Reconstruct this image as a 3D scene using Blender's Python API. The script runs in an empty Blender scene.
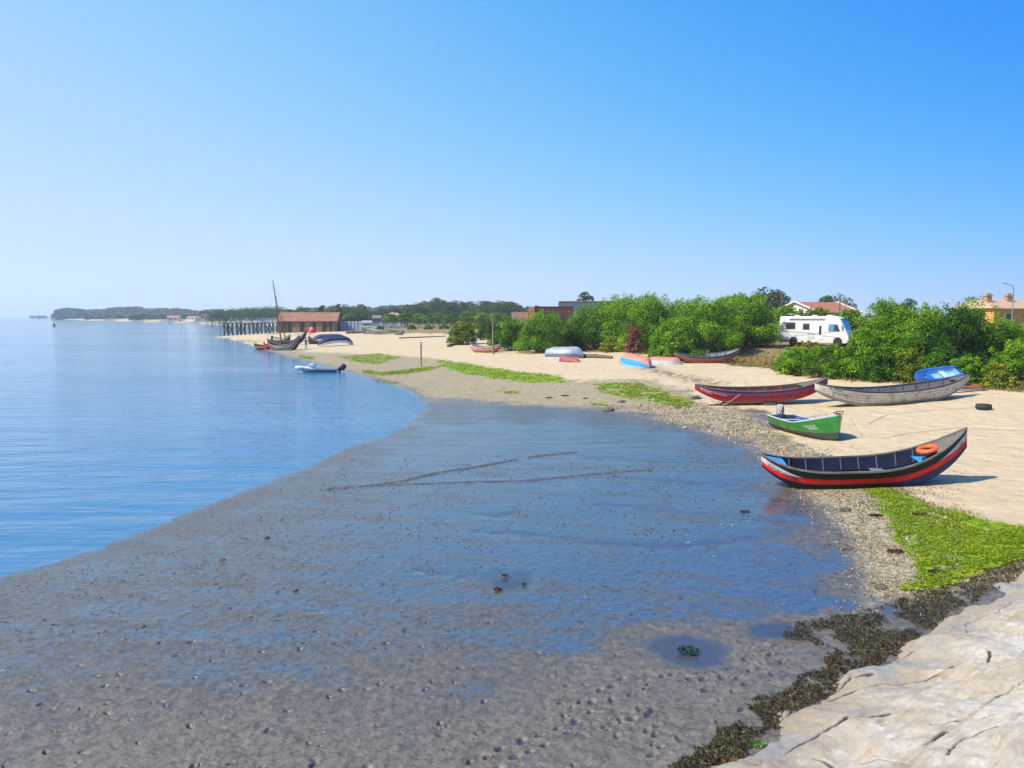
import bpy, bmesh, math, random
import numpy as np
from mathutils import Vector, Matrix
R = math.radians
random.seed(11)
RNG = np.random.default_rng(11)
scene = bpy.context.scene
COL = scene.collection

# ------------------------------------------------------------------ camera geometry (metres, camera above the origin, looking along +Y)
FPX, CX, CY, HZ, CAMH = 745.0, 512.0, 384.0, 316.5, 5.0
PITCH = math.atan((CY - HZ) / FPX)
cp, sp = math.cos(PITCH), math.sin(PITCH)


def ray(px, py):
    x = (px - CX) / FPX
    y = -(py - CY) / FPX
    return np.array([x, cp + y * sp, -sp + y * cp])


def at_z(px, py, z):
    d = ray(px, py)
    t = (z - CAMH) / d[2]
    return (d[0] * t, d[1] * t)


def at_y(px, py, Y):
    """point on the line of sight at forward distance Y"""
    d = ray(px, py)
    t = Y / d[1]
    return Vector((d[0] * t, Y, CAMH + d[2] * t))


# ------------------------------------------------------------------ noise
def _hash(ix, iy, seed):
    h = (ix.astype(np.int64) * 374761393 + iy.astype(np.int64) * 668265263 + seed * 1442695041) & 0xFFFFFFFF
    h = ((h ^ (h >> 13)) * 1274126177) & 0xFFFFFFFF
    return (h ^ (h >> 16)) & 0xFFFF


def perlin(x, y, seed=0):
    x0 = np.floor(x); y0 = np.floor(y)
    fx = x - x0; fy = y - y0
    u = fx * fx * fx * (fx * (fx * 6 - 15) + 10)
    v = fy * fy * fy * (fy * (fy * 6 - 15) + 10)

    def g(ix, iy, dx, dy):
        a = _hash(ix, iy, seed) * (2 * np.pi / 65536.0)
        return np.cos(a) * dx + np.sin(a) * dy
    n00 = g(x0, y0, fx, fy); n10 = g(x0 + 1, y0, fx - 1, fy)
    n01 = g(x0, y0 + 1, fx, fy - 1); n11 = g(x0 + 1, y0 + 1, fx - 1, fy - 1)
    return ((n00 * (1 - u) + n10 * u) * (1 - v) + (n01 * (1 - u) + n11 * u) * v) * 1.5


def fbm(x, y, octv=4, seed=0, gain=0.5):
    s = np.zeros_like(x); a = 1.0; f = 1.0
    for k in range(octv):
        s = s + a * perlin(x * f + 17.3 * k, y * f - 9.1 * k, seed + k)
        a *= gain; f *= 2.03
    return s


def sstep(e0, e1, x):
    t = np.clip((x - e0) / (e1 - e0), 0, 1)
    return t * t * (3 - 2 * t)


# ------------------------------------------------------------------ scene graph helpers
def link(o):
    COL.objects.link(o)
    return o


def set_mesh(me, V, Fs, loops_per=None):
    """V (N,3); Fs (M,k) uniform faces"""
    V = np.asarray(V, dtype=np.float32); Fs = np.asarray(Fs, dtype=np.int32)
    M, k = Fs.shape
    me.vertices.add(len(V)); me.vertices.foreach_set('co', V.ravel())
    me.loops.add(M * k); me.loops.foreach_set('vertex_index', Fs.ravel())
    me.polygons.add(M)
    me.polygons.foreach_set('loop_start', np.arange(0, M * k, k, dtype=np.int32))
    me.polygons.foreach_set('loop_total', np.full(M, k, dtype=np.int32))
    me.update(calc_edges=True)


def attr(me, name, vals):
    a = me.attributes.new(name, 'FLOAT', 'POINT')
    a.data.foreach_set('value', np.asarray(vals, dtype=np.float32))


def array_obj(name, V, Fs, mat, parent=None, smooth=True, attrs=None):
    me = bpy.data.meshes.new(name)
    set_mesh(me, V, Fs)
    if smooth:
        me.polygons.foreach_set('use_smooth', np.ones(len(me.polygons), dtype=bool))
    for k, v in (attrs or {}).items():
        attr(me, k, v)
    me.materials.append(mat)
    o = bpy.data.objects.new(name, me)
    link(o)
    if parent is not None:
        o.parent = parent
    return o


def tag(o, label, cat, group=None):
    o['label'] = label; o['category'] = cat
    if group:
        o['group'] = group
    return o


def thing(name, label, cat, loc=(0, 0, 0), rotz=0.0, group=None):
    o = bpy.data.objects.new(name, None)
    link(o)
    o.location = loc; o.rotation_euler = (0, 0, rotz)
    o.empty_display_size = 0.2
    return tag(o, label, cat, group)


def structure(o, kind='structure'):
    o['kind'] = kind
    return o


def copy_tree(o, parent=None):
    c = o.copy(); COL.objects.link(c)
    if parent is not None:
        c.parent = parent
    for ch in list(o.children):
        copy_tree(ch, c)
    return c


class MB:
    """collects geometry, then becomes ONE mesh object"""

    def __init__(self):
        self.v = []; self.f = []; self.m = []

    def quad_grid(self, rows, mi=0, closed=False, flip=False):
        """rows: list of equal-length lists of points"""
        n = len(rows[0]); b = len(self.v)
        for r in rows:
            self.v += [tuple(p) for p in r]
        for i in range(len(rows) - 1):
            for j in range(n if closed else n - 1):
                j2 = (j + 1) % n
                q = (b + i * n + j, b + i * n + j2, b + (i + 1) * n + j2, b + (i + 1) * n + j)
                self.f.append(q[::-1] if flip else q)
                self.m.append(mi[i] if isinstance(mi, list) else mi)
        return self

    def box(self, c, s, rot=None, mi=0, taper=1.0):
        b = len(self.v); hx, hy, hz = s[0] / 2, s[1] / 2, s[2] / 2
        M = rot if rot is not None else Matrix.Identity(3)
        for sx, sy, sz in ((-1, -1, -1), (1, -1, -1), (1, 1, -1), (-1, 1, -1), (-1, -1, 1), (1, -1, 1), (1, 1, 1), (-1, 1, 1)):
            k = taper if sz > 0 else 1.0
            p = M @ Vector((sx * hx * k, sy * hy * k, sz * hz)) + Vector(c)
            self.v.append(tuple(p))
        for q in ((0, 3, 2, 1), (4, 5, 6, 7), (0, 1, 5, 4), (1, 2, 6, 5), (2, 3, 7, 6), (3, 0, 4, 7)):
            self.f.append(tuple(b + i for i in q)); self.m.append(mi)
        return self

    def bar(self, p0, p1, w, h=None, mi=0):
        """rectangular bar between two points"""
        p0 = Vector(p0); p1 = Vector(p1); h = h or w
        d = p1 - p0; L = d.length
        q = d.to_track_quat('X', 'Z').to_matrix()
        return self.box((p0 + p1) / 2, (L, w, h), q, mi)

    def tube(self, pts, r, n=8, mi=0, caps=True):
        pts = [Vector(p) for p in pts]
        rr = r if isinstance(r, (list, tuple)) else [r] * len(pts)
        b = len(self.v); up = Vector((0, 0, 1))
        t0 = (pts[1] - pts[0]).normalized()
        a = t0.cross(up if abs(t0.z) < .9 else Vector((1, 0, 0))).normalized()
        for i, p in enumerate(pts):
            t = (pts[min(i + 1, len(pts) - 1)] - pts[max(i - 1, 0)]).normalized()
            a = (a - t * a.dot(t)).normalized(); c = t.cross(a)
            for k in range(n):
                th = 2 * math.pi * k / n
                self.v.append(tuple(p + (a * math.cos(th) + c * math.sin(th)) * rr[i]))
        for i in range(len(pts) - 1):
            for k in range(n):
                k2 = (k + 1) % n
                self.f.append((b + i * n + k, b + i * n + k2, b + (i + 1) * n + k2, b + (i + 1) * n + k)); self.m.append(mi)
        if caps:
            self.f.append(tuple(b + k for k in range(n))[::-1]); self.m.append(mi)
            e = b + (len(pts) - 1) * n
            self.f.append(tuple(e + k for k in range(n))); self.m.append(mi)
        return self

    def lathe(self, prof, n=16, c=(0, 0, 0), mi=0, axis='z'):
        """prof: list of (radius, height)"""
        b = len(self.v)
        for r, h in prof:
            for k in range(n):
                th = 2 * math.pi * k / n
                p = (r * math.cos(th), r * math.sin(th), h)
                if axis == 'y':
                    p = (p[0], h, p[1])
                if axis == 'x':
                    p = (h, p[0], p[1])
                self.v.append((p[0] + c[0], p[1] + c[1], p[2] + c[2]))
        for i in range(len(prof) - 1):
            for k in range(n):
                k2 = (k + 1) % n
                self.f.append((b + i * n + k, b + i * n + k2, b + (i + 1) * n + k2, b + (i + 1) * n + k)); self.m.append(mi)
        return self

    def torus(self, R_, r, n=32, m=10, c=(0, 0, 0), mi=0):
        b = len(self.v)
        for i in range(n):
            a = 2 * math.pi * i / n
            for j in range(m):
                t = 2 * math.pi * j / m
                self.v.append((c[0] + (R_ + r * math.cos(t)) * math.cos(a), c[1] + (R_ + r * math.cos(t)) * math.sin(a), c[2] + r * math.sin(t)))
        for i in range(n):
            for j in range(m):
                i2 = (i + 1) % n; j2 = (j + 1) % m
                self.f.append((b + i * m + j, b + i2 * m + j, b + i2 * m + j2, b + i * m + j2)); self.m.append(mi)
        return self

    def prism(self, poly, y0, y1, mi=0, axis='y'):
        """polygon in x,z extruded along y (or x / z)"""
        b = len(self.v); n = len(poly)
        for yy in (y0, y1):
            for p in poly:
                self.v.append({'y': (p[0], yy, p[1]), 'x': (yy, p[0], p[1]), 'z': (p[0], p[1], yy)}[axis])
        self.f.append(tuple(b + i for i in range(n))); self.m.append(mi)
        self.f.append(tuple(b + n + i for i in range(n))[::-1]); self.m.append(mi)
        for i in range(n):
            j = (i + 1) % n
            self.f.append((b + i, b + n + i, b + n + j, b + j)); self.m.append(mi)
        return self

    def poly(self, pts, mi=0):
        b = len(self.v); self.v += [tuple(p) for p in pts]
        self.f.append(tuple(range(b, b + len(pts)))); self.m.append(mi)
        return self

    def build(self, name, mats, parent=None, smooth=False, bevel=0.0, sharp=40, weld=False):
        me = bpy.data.meshes.new(name)
        me.from_pydata(self.v, [], self.f)
        mats = mats if isinstance(mats, (list, tuple)) else [mats]
        for m in mats:
            me.materials.append(m)
        me.polygons.foreach_set('material_index', np.array(self.m, dtype=np.int32))
        bm = bmesh.new(); bm.from_mesh(me)
        if weld:
            bmesh.ops.remove_doubles(bm, verts=bm.verts, dist=1e-4)
            bmesh.ops.dissolve_degenerate(bm, edges=bm.edges, dist=1e-5)
        bmesh.ops.recalc_face_normals(bm, faces=bm.faces)
        if bevel > 0:
            ed = [e for e in bm.edges if len(e.link_faces) == 2 and e.calc_face_angle(0) > R(35)]
            bmesh.ops.bevel(bm, geom=ed, offset=bevel, segments=2, affect='EDGES', profile=.6)
        bm.to_mesh(me); bm.free()
        if smooth or bevel > 0:
            me.polygons.foreach_set('use_smooth', np.ones(len(me.polygons), dtype=bool))
            me.set_sharp_from_angle(angle=R(sharp))
        me.update()
        o = bpy.data.objects.new(name, me); link(o)
        if parent is not None:
            o.parent = parent
        return o


# ------------------------------------------------------------------ materials
class NT:
    def __init__(self, name):
        self.mat = bpy.data.materials.new(name); self.mat.use_nodes = True
        self.t = self.mat.node_tree; self.n = self.t.nodes
        self.bsdf = self.n['Principled BSDF']; self.out = self.n['Material Output']

    def new(self, typ, **kw):
        nd = self.n.new(typ)
        for k, v in kw.items():
            if k.startswith('i_'):
                nd.inputs[k[2:].replace('_', ' ')].default_value = v
            else:
                setattr(nd, k, v)
        return nd

    def l(self, a, b):
        self.t.links.new(a, b)

    def val(self, x, sock):
        if hasattr(x, 'is_output') or isinstance(x, bpy.types.NodeSocket):
            self.l(x, sock)
        elif isinstance(x, (tuple, list)):
            sock.default_value = (*x, 1.0) if len(x) == 3 and len(sock.default_value) == 4 else x
        else:
            sock.default_value = x

    def coord(self, kind='Object'):
        return self.new('ShaderNodeTexCoord').outputs[kind]

    def noise(self, vec, scale, detail=4, rough=.55, dist=0.0, dims='3D'):
        nd = self.new('ShaderNodeTexNoise', noise_dimensions=dims)
        nd.inputs['Scale'].default_value = scale; nd.inputs['Detail'].default_value = detail
        nd.inputs['Roughness'].default_value = rough; nd.inputs['Distortion'].default_value = dist
        if vec is not None:
            self.l(vec, nd.inputs['Vector'])
        return nd.outputs['Fac']

    def voro(self, vec, scale, feature='F1', rand=1.0):
        nd = self.new('ShaderNodeTexVoronoi', feature=feature)
        nd.inputs['Scale'].default_value = scale; nd.inputs['Randomness'].default_value = rand
        self.l(vec, nd.inputs['Vector'])
        return nd

    def ramp(self, fac, stops, interp='LINEAR'):
        nd = self.new('ShaderNodeValToRGB'); cr = nd.color_ramp; cr.interpolation = interp
        while len(cr.elements) < len(stops):
            cr.elements.new(0.5)
        for e, (p, c) in zip(cr.elements, stops):
            e.position = p
            e.color = (c, c, c, 1) if isinstance(c, (int, float)) else (*c, 1)
        self.l(fac, nd.inputs['Fac'])
        return nd.outputs['Color']

    def mix(self, fac, a, b, blend='MIX'):
        nd = self.new('ShaderNodeMix', data_type='RGBA', blend_type=blend)
        self.val(fac, nd.inputs['Factor']); self.val(a, nd.inputs['A'] if False else nd.inputs[6]); self.val(b, nd.inputs[7])
        return nd.outputs[2]

    def math(self, op, a, b=None, clamp=False):
        nd = self.new('ShaderNodeMath', operation=op, use_clamp=clamp)
        self.val(a, nd.inputs[0])
        if b is not None:
            self.val(b, nd.inputs[1])
        return nd.outputs[0]

    def attr(self, name):
        return self.new('ShaderNodeAttribute', attribute_name=name).outputs['Fac']

    def map(self, vec, scale=(1, 1, 1), rot=(0, 0, 0)):
        nd = self.new('ShaderNodeMapping'); nd.inputs['Scale'].default_value = scale; nd.inputs['Rotation'].default_value = rot
        self.l(vec, nd.inputs['Vector'])
        return nd.outputs['Vector']

    def rmap(self, vec, scale, ang):
        return self.map(self.map(vec, (1, 1, 1), (0, 0, R(ang))), scale)

    def bump(self, h, strength, dist, normal=None):
        nd = self.new('ShaderNodeBump')
        self.val(strength, nd.inputs['Strength']); nd.inputs['Distance'].default_value = dist
        self.l(h, nd.inputs['Height'])
        if normal is not None:
            self.l(normal, nd.inputs['Normal'])
        return nd.outputs['Normal']

    def set(self, name, x):
        self.val(x, self.bsdf.inputs[name])


def pmat(name, c1, c2=None, scale=3.0, rough=.6, bump=0.0, bscale=None, metal=0.0, worn=None, wear=.0, wscale=6.0, stretch=(1, 1, 1), spec=.5, grime=0.0):
    """two-tone noisy material, optionally with worn patches showing another colour"""
    N = NT(name); co = N.map(N.coord(), stretch)
    c2 = c2 or tuple(x * .75 for x in c1)
    n = N.noise(co, scale, 5, .6)
    col = N.mix(N.ramp(n, [(.35, 0.0), (.65, 1.0)]), c1, c2)
    if worn is not None:
        w = N.noise(co, wscale, 6, .7)
        col = N.mix(N.ramp(w, [(1 - wear - .06, 0.0), (1 - wear + .04, 1.0)]), col, worn)
    if grime:                                   # dried mud splashed up from the keel, ragged along its top
        sz = N.new('ShaderNodeSeparateXYZ'); N.l(N.coord(), sz.inputs[0])
        gm = N.math('SUBTRACT', N.math('MULTIPLY', N.noise(N.coord(), 4.5, 7, .75), grime * 2.2), sz.outputs[2])
        col = N.mix(N.math('MULTIPLY', N.ramp(gm, [(.40 * grime, 0.0), (.95 * grime, .75)]), N.ramp(N.noise(N.coord(), 22, 5, .7), [(.35, .25), (.6, 1.0)])), col, (.20, .165, .125))
    N.set('Base Color', col)
    N.set('Roughness', N.ramp(n, [(.2, max(0.02, rough - .1)), (.8, min(1, rough + .12))]))
    N.set('Metallic', metal); N.set('Specular IOR Level', spec)
    if bump:
        N.set('Normal', N.bump(N.noise(co, bscale or scale * 6, 4, .6), bump, .02))
    return N.mat
# ------------------------------------------------------------------ terrain: height field over (a = X/Y, l = ln Y)
def al(X, Y):
    return X / Y, np.log(Y)


# control points: (px, py, z): ground seen at that pixel lies at height z
CTRL = [
    (400, 500, .10), (600, 480, .12), (300, 600, .10), (500, 650, .14), (150, 700, .12), (500, 762, .16), (700, 620, .16), (650, 740, .2),
    (760, 500, .18), (600, 430, .14), (650, 412, .30), (480, 425, .08), (440, 410, .08), (0, 720, .1), (200, 560, .08),
    (560, 398, .25), (500, 385, .28), (450, 375, .25), (420, 367, .28), (380, 360, .3), (330, 356, .3), (300, 353, .2), (280, 350, .2),
    (800, 520, .26), (850, 484, .32), (790, 484, .22), (905, 481, .42), (985, 470, .52), (1000, 430, .75), (1005, 398, 1.1), (900, 384, 1.2), (960, 389, 1.15),
    (770, 376, 1.1), (842, 441, .42), (785, 430, .38), (740, 407, .52), (800, 402, .65), (854, 407, .68), (951, 397, .98), (690, 386, .65), (700, 372, .9),
    (650, 368, .9), (640, 372, .85), (600, 364, .9), (566, 358, .95), (560, 370, .7), (480, 353, .85), (493, 353, .9), (460, 357, .65), (420, 350, .6), (400, 340, .9),
    (350, 343, .6), (330, 338, .85), (310, 345, .42), (285, 345, .35), (270, 333, .8), (300, 331, 1.0), (340, 331, 1.1), (390, 333, 1.2), (430, 333, 1.3), (450, 341, 1.1),
    (520, 346, 1.1), (600, 350, 1.3), (700, 362, 1.15), (740, 362, 1.2), (760, 347, 2.0), (720, 347, 1.8), (785, 344, 2.08), (812, 346, 2.08), (845, 350, 2.08), (770, 366, 1.25),
    (900, 352, 2.1), (980, 356, 2.1), (1024, 358, 2.1), (1100, 395, 1.3), (1200, 360, 2.1), (1200, 420, 1.1), (1200, 520, .6),
    (960, 530, .42), (920, 560, .34), (1024, 540, .5), (900, 600, .3), (850, 620, .25), (980, 590, .42), (1024, 577, .5), (800, 690, .25), (740, 765, .28), (680, 760, .24),
    (1100, 540, .6), (1250, 500, .6), (840, 540, .26), (740, 640, .18), (780, 590, .2),
]
CTRL_XY = [at_z(a, b, c) for a, b, c in CTRL]
CZ = [c for _, _, c in CTRL]
for X, Y, z in ((0, 250, 2.0), (60, 250, 2.2), (140, 160, 2.3), (200, 200, 2.3), (-40, 300, 2.0), (0, 500, 3.0), (100, 400, 2.8), (-300, 1000, 3.5), (-500, 1500, 4.0),
                (-120, 520, 2.5), (200, 1000, 4.0), (0, 2500, 5), (-900, 3000, 4), (900, 3000, 5), (60, 110, 2.3), (25, 120, 2.0), (120, 110, 2.3), (0, 3.5, .25), (-3, 4, .15), (2.2, 4, .3), (9, 6, .5), (14, 8, .6)):
    CTRL_XY.append((X, Y)); CZ.append(z)
_c = np.array(CTRL_XY); _ca, _cl = al(_c[:, 0], _c[:, 1])
_P = np.stack([_ca * 1.0, _cl], 1)


def _phi(r2):
    return np.sqrt(r2 + .012)


_A = _phi(((_P[:, None] - _P[None]) ** 2).sum(-1))
_n = len(_P)
_big = np.zeros((_n + 1, _n + 1)); _big[:_n, :_n] = _A + np.eye(_n) * 1e-3; _big[:_n, _n] = 1; _big[_n, :_n] = 1
_w = np.linalg.solve(_big, np.array(CZ + [0.0]))


def rbf(a, l):
    out = np.full(a.shape, _w[_n])
    for i in range(_n):
        out += _w[i] * _phi((a - _P[i, 0]) ** 2 + (l - _P[i, 1]) ** 2)
    return out


def poly_sd(a, l, P):
    """signed distance (positive inside) in (a, l) units; grids only near the polygon"""
    if a.ndim == 2:
        q = np.array(P); mg = .22
        r0, r1 = np.nonzero((l[:, 0] > q[:, 1].min() - mg) & (l[:, 0] < q[:, 1].max() + mg))[0][[0, -1]]
        c0, c1 = np.nonzero((a[0] > q[:, 0].min() - mg) & (a[0] < q[:, 0].max() + mg))[0][[0, -1]]
        out = np.full(a.shape, -9.0)
        sl = (slice(r0, r1 + 1), slice(c0, c1 + 1))
        out[sl] = _poly_sd(a[sl], l[sl], P)
        return out
    return _poly_sd(a, l, P)


def _poly_sd(a, l, P):
    d2 = np.full(a.shape, 1e9); inside = np.zeros(a.shape, bool)
    n = len(P)
    for i in range(n):
        x0, y0 = P[i]; x1, y1 = P[(i + 1) % n]
        ex, ey = x1 - x0, y1 - y0
        t = np.clip(((a - x0) * ex + (l - y0) * ey) / (ex * ex + ey * ey + 1e-12), 0, 1)
        d2 = np.minimum(d2, (a - x0 - t * ex) ** 2 + (l - y0 - t * ey) ** 2)
        c = (y0 > l) != (y1 > l)
        with np.errstate(divide='ignore', invalid='ignore'):
            inside ^= c & (a < (x1 - x0) * (l - y0) / (y1 - y0 + 1e-15) + x0)
    return np.where(inside, 1, -1) * np.sqrt(d2)


def line_d(a, l, P):
    if a.ndim == 2 and a.shape[0] > 700 and a is not l and a[0, 0] == a[1, 0]:
        q = np.array(P); mg = .06
        r0, r1 = np.nonzero((l[:, 0] > q[:, 1].min() - mg) & (l[:, 0] < q[:, 1].max() + mg))[0][[0, -1]]
        c0, c1 = np.nonzero((a[0] > q[:, 0].min() - mg) & (a[0] < q[:, 0].max() + mg))[0][[0, -1]]
        out = np.full(a.shape, 9.0)
        sl = (slice(r0, r1 + 1), slice(c0, c1 + 1))
        out[sl] = _line_d(a[sl], l[sl], P)
        return out
    return _line_d(a, l, P)


def _line_d(a, l, P):
    d2 = np.full(a.shape, 1e9)
    for (x0, y0), (x1, y1) in zip(P[:-1], P[1:]):
        ex, ey = x1 - x0, y1 - y0
        t = np.clip(((a - x0) * ex + (l - y0) * ey) / (ex * ex + ey * ey + 1e-12), 0, 1)
        d2 = np.minimum(d2, (a - x0 - t * ex) ** 2 + (l - y0 - t * ey) ** 2)
    return np.sqrt(d2)


SHORE_PX = [(-150, 628), (0, 578), (50, 564), (100, 547), (150, 528), (200, 507), (250, 488), (300, 470.5), (341, 449.5), (384, 436), (403, 425.6), (417, 416), (423, 408), (420.5, 400.6),
            (413, 395), (403, 390), (388, 385), (372, 380), (359.5, 376.5), (339, 370), (320, 365.5), (301.5, 361.2), (282, 357), (266, 352), (253, 348), (245, 344.8), (235, 341), (224, 339), (211, 337.3),
            (222, 335.8), (240, 334), (262, 332.6), (290, 330.8), (305, 329), (306, 327), (282, 325.8), (250, 325.2), (218, 324.4), (185, 323.4), (150, 322.4), (120, 321.5), (82, 320.6), (60, 319.6), (42, 318.8)]
_sh = [al(*map(np.float64, at_z(x, y, 0.0))) for x, y in SHORE_PX]
WATER_POLY = [(-3.0, math.log(2.0)), (-3.0, math.log(9000.0)), (-.645, math.log(9000.0))] + [(float(a), float(l)) for a, l in _sh[::-1]] + [(-1.1, math.log(7.0)), (-1.4, math.log(4.0))]


def base_height(X, Y):
    a, l = al(X, Y)
    s = _poly_sd(a, l, WATER_POLY) * Y * -1.0          # metres inland
    land = np.maximum(rbf(a, l), .05)
    w = 2.0 + Y * .03
    z = np.where(s > 0, land * (1 - np.exp(-np.maximum(s, 0) / w)) + .002, -np.minimum(.05 * np.abs(s), 1.5) - .004)
    return z, s


def ground(px, py):
    """where the line of sight meets the ground"""
    d = ray(px, py); l0, l1 = math.log(4), math.log(4000)
    for n in (220, 40, 24):
        Ys = np.exp(np.linspace(l0, l1, n)); t = Ys / d[1]
        z, _ = base_height(d[0] * t, Ys)
        i = max(int(np.argmax(CAMH + d[2] * t < np.maximum(z, 0))), 1)
        l0, l1 = math.log(Ys[i - 1]), math.log(Ys[i])
    m = math.exp(.5 * (l0 + l1)); tt = m / d[1]
    return Vector((d[0] * tt, m, max(0.0, CAMH + d[2] * tt)))


def gz(X, Y):
    return float(base_height(np.array([float(X)]), np.array([float(Y)]))[0][0])


def gpoly(pts):
    out = []
    for p in pts:
        g = ground(*p)
        out.append((g.x / g.y, math.log(g.y)))
    return out


SAND = gpoly([(212, 337.5), (235, 341), (245, 343.5), (262, 347), (280, 349), (300, 351), (360, 354), (430, 358), (470, 365), (520, 376), (580, 381), (640, 379), (690, 389), (705, 407), (760, 411), (786, 437),
              (815, 453), (850, 466), (905, 487), (925, 505), (950, 520), (985, 535), (1024, 555), (1180, 590), (1300, 610), (1300, 318.6), (800, 318.4), (400, 318.6), (300, 328.6), (270, 332.2), (240, 334.6)])
SAND2 = gpoly([(42, 318.9), (82, 320.5), (150, 322.3), (218, 324.2), (280, 325.6), (306, 326.5), (306, 323.5), (218, 321.8), (150, 320.5), (82, 319.2)])
GRAVEL = gpoly([(255, 343), (280, 345), (300, 348), (345, 350), (420, 353), (470, 360), (540, 371), (640, 372), (700, 392), (770, 425), (800, 445), (850, 460), (910, 478), (960, 505), (1024, 530), (1100, 560), (1100, 600), (1000, 585), (960, 588), (905, 594), (870, 606),
                (866, 566), (838, 522), (797, 482), (772, 458), (745, 441), (690, 426), (620, 409), (520, 405), (450, 399), (424, 402), (405, 389), (375, 380), (340, 370), (302, 361), (282, 356), (266, 351)])
DRY = gpoly([(330, 329), (400, 333), (455, 334), (500, 345), (545, 351), (600, 352), (640, 352), (680, 360), (720, 362), (760, 367), (790, 374), (850, 381), (905, 384), (960, 386), (1000, 390), (1024, 392), (1300, 405), (1300, 318.3), (330, 318.3)])
ALGAE = [gpoly(p) for p in (
    [(862, 489), (888, 486), (905, 492), (935, 506), (965, 512), (985, 520), (1024, 527), (1100, 545), (1060, 552), (1024, 560), (985, 572), (945, 588), (900, 592), (918, 575), (912, 560), (893, 540), (890, 520), (872, 500)],
    [(432, 359), (475, 364.5), (520, 371.5), (562, 376), (572, 384), (520, 382.5), (470, 375.5), (448, 370)],
    [(362, 370), (385, 372), (420, 368), (445, 365), (443, 368), (415, 373), (385, 376), (362, 374)],
    [(335, 357), (380, 353), (402, 358), (380, 365), (352, 362)],
    [(298, 355.5), (315, 357), (313, 360), (300, 358.5)],
    [(372, 378), (402, 382), (400, 385), (378, 382)],
    [(590, 384), (640, 382), (672, 392), (695, 402), (690, 409), (655, 403), (615, 397)],
    [(590, 401), (612, 402), (610, 406), (592, 405)],
    [(236, 338.6), (262, 340.5), (262, 343.5), (245, 342)],
    [(497, 391), (520, 391), (518, 394), (500, 394)],
)]
ALG_DENS = [1.12, 1.0, .92, .80, .85, .62, .80, .6, .75, .55]
PUDDLE = [gpoly(p) for p in (
    [(478, 579), (500, 573), (528, 575), (534, 582), (515, 590), (492, 592)],
    [(632, 642), (660, 634), (700, 636), (726, 649), (722, 662), (690, 668), (652, 660)],
    [(742, 627), (790, 620), (825, 628), (800, 641), (758, 640)],
    [(455, 512), (500, 515), (520, 512), (500, 518)],
)]
WETZONE = gpoly([(-150, 640), (0, 575), (150, 525), (250, 486), (330, 452), (400, 422), (430, 406), (560, 407), (680, 423), (745, 445), (775, 463), (803, 490), (838, 520), (864, 565), (874, 612), (790, 634), (735, 625), (650, 632), (600, 665), (520, 690), (440, 700), (300, 700), (150, 700), (-100, 730)])
WETCORE = gpoly([(420, 425), (560, 420), (690, 432), (760, 458), (790, 492), (812, 525), (835, 565), (850, 606), (790, 625), (700, 600), (560, 610), (430, 590), (330, 560), (420, 500), (380, 470)])
TRENCH = [gpoly(p) for p in ([(325, 491), (365, 487), (405, 481), (440, 473), (470, 468.5), (500, 463), (540, 456), (580, 452)], [(330, 489), (400, 485), (470, 482.5), (520, 481.5), (560, 478), (600, 474), (650, 470)],
                             [(600, 652), (640, 690), (690, 712)])]
CREEK = [gpoly(p) for p in ([(470, 532), (540, 536), (600, 544), (680, 547), (760, 540)], [(600, 505), (700, 514), (780, 520)], [(620, 478), (700, 484), (770, 488)], [(420, 570), (460, 578), (485, 582)], [(560, 455), (640, 460), (740, 462)])]
DRIFT = [gpoly(p) for p in ([(640, 365), (668, 374), (690, 378), (715, 384)], [(255, 334), (300, 334), (340, 336)])]

FOOT = []
_fp = [(600, 690), (612, 686), (622, 679), (580, 702), (592, 702), (560, 703), (620, 719), (633, 719), (640, 709), (652, 711), (566, 716), (570, 733), (557, 729), (604, 728), (617, 736), (647, 731), (655, 735),
       (657, 726), (680, 739), (648, 715), (663, 676), (672, 675), (690, 678), (703, 679), (722, 677), (737, 678), (746, 684), (706, 690), (733, 691), (652, 755), (661, 747), (575, 722), (545, 745), (530, 752), (515, 757), (500, 749), (487, 757),
       (470, 762), (590, 712), (540, 735), (522, 741), (612, 700), (630, 695), (745, 660), (738, 652), (760, 668), (770, 655), (755, 645), (728, 668), (782, 662), (740, 641), (765, 640), (732, 647), (750, 671), (773, 675), (700, 672), (716, 671),
       (810, 640), (830, 645), (776, 646), (720, 700), (715, 655)]
for q in _fp:
    g = ground(q[0], q[1]); FOOT.append((g.x, g.y, random.uniform(.028, .045), random.uniform(.3, 1.6)))


for _ in range(300):                                  # lug holes and old prints all over the soft mud
    g = ground(random.uniform(-60, 720), random.uniform(560, 790) if random.random() < .8 else random.uniform(520, 600))
    FOOT.append((g.x, g.y, random.uniform(.012, .034), random.uniform(0, 3.14)))


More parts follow.
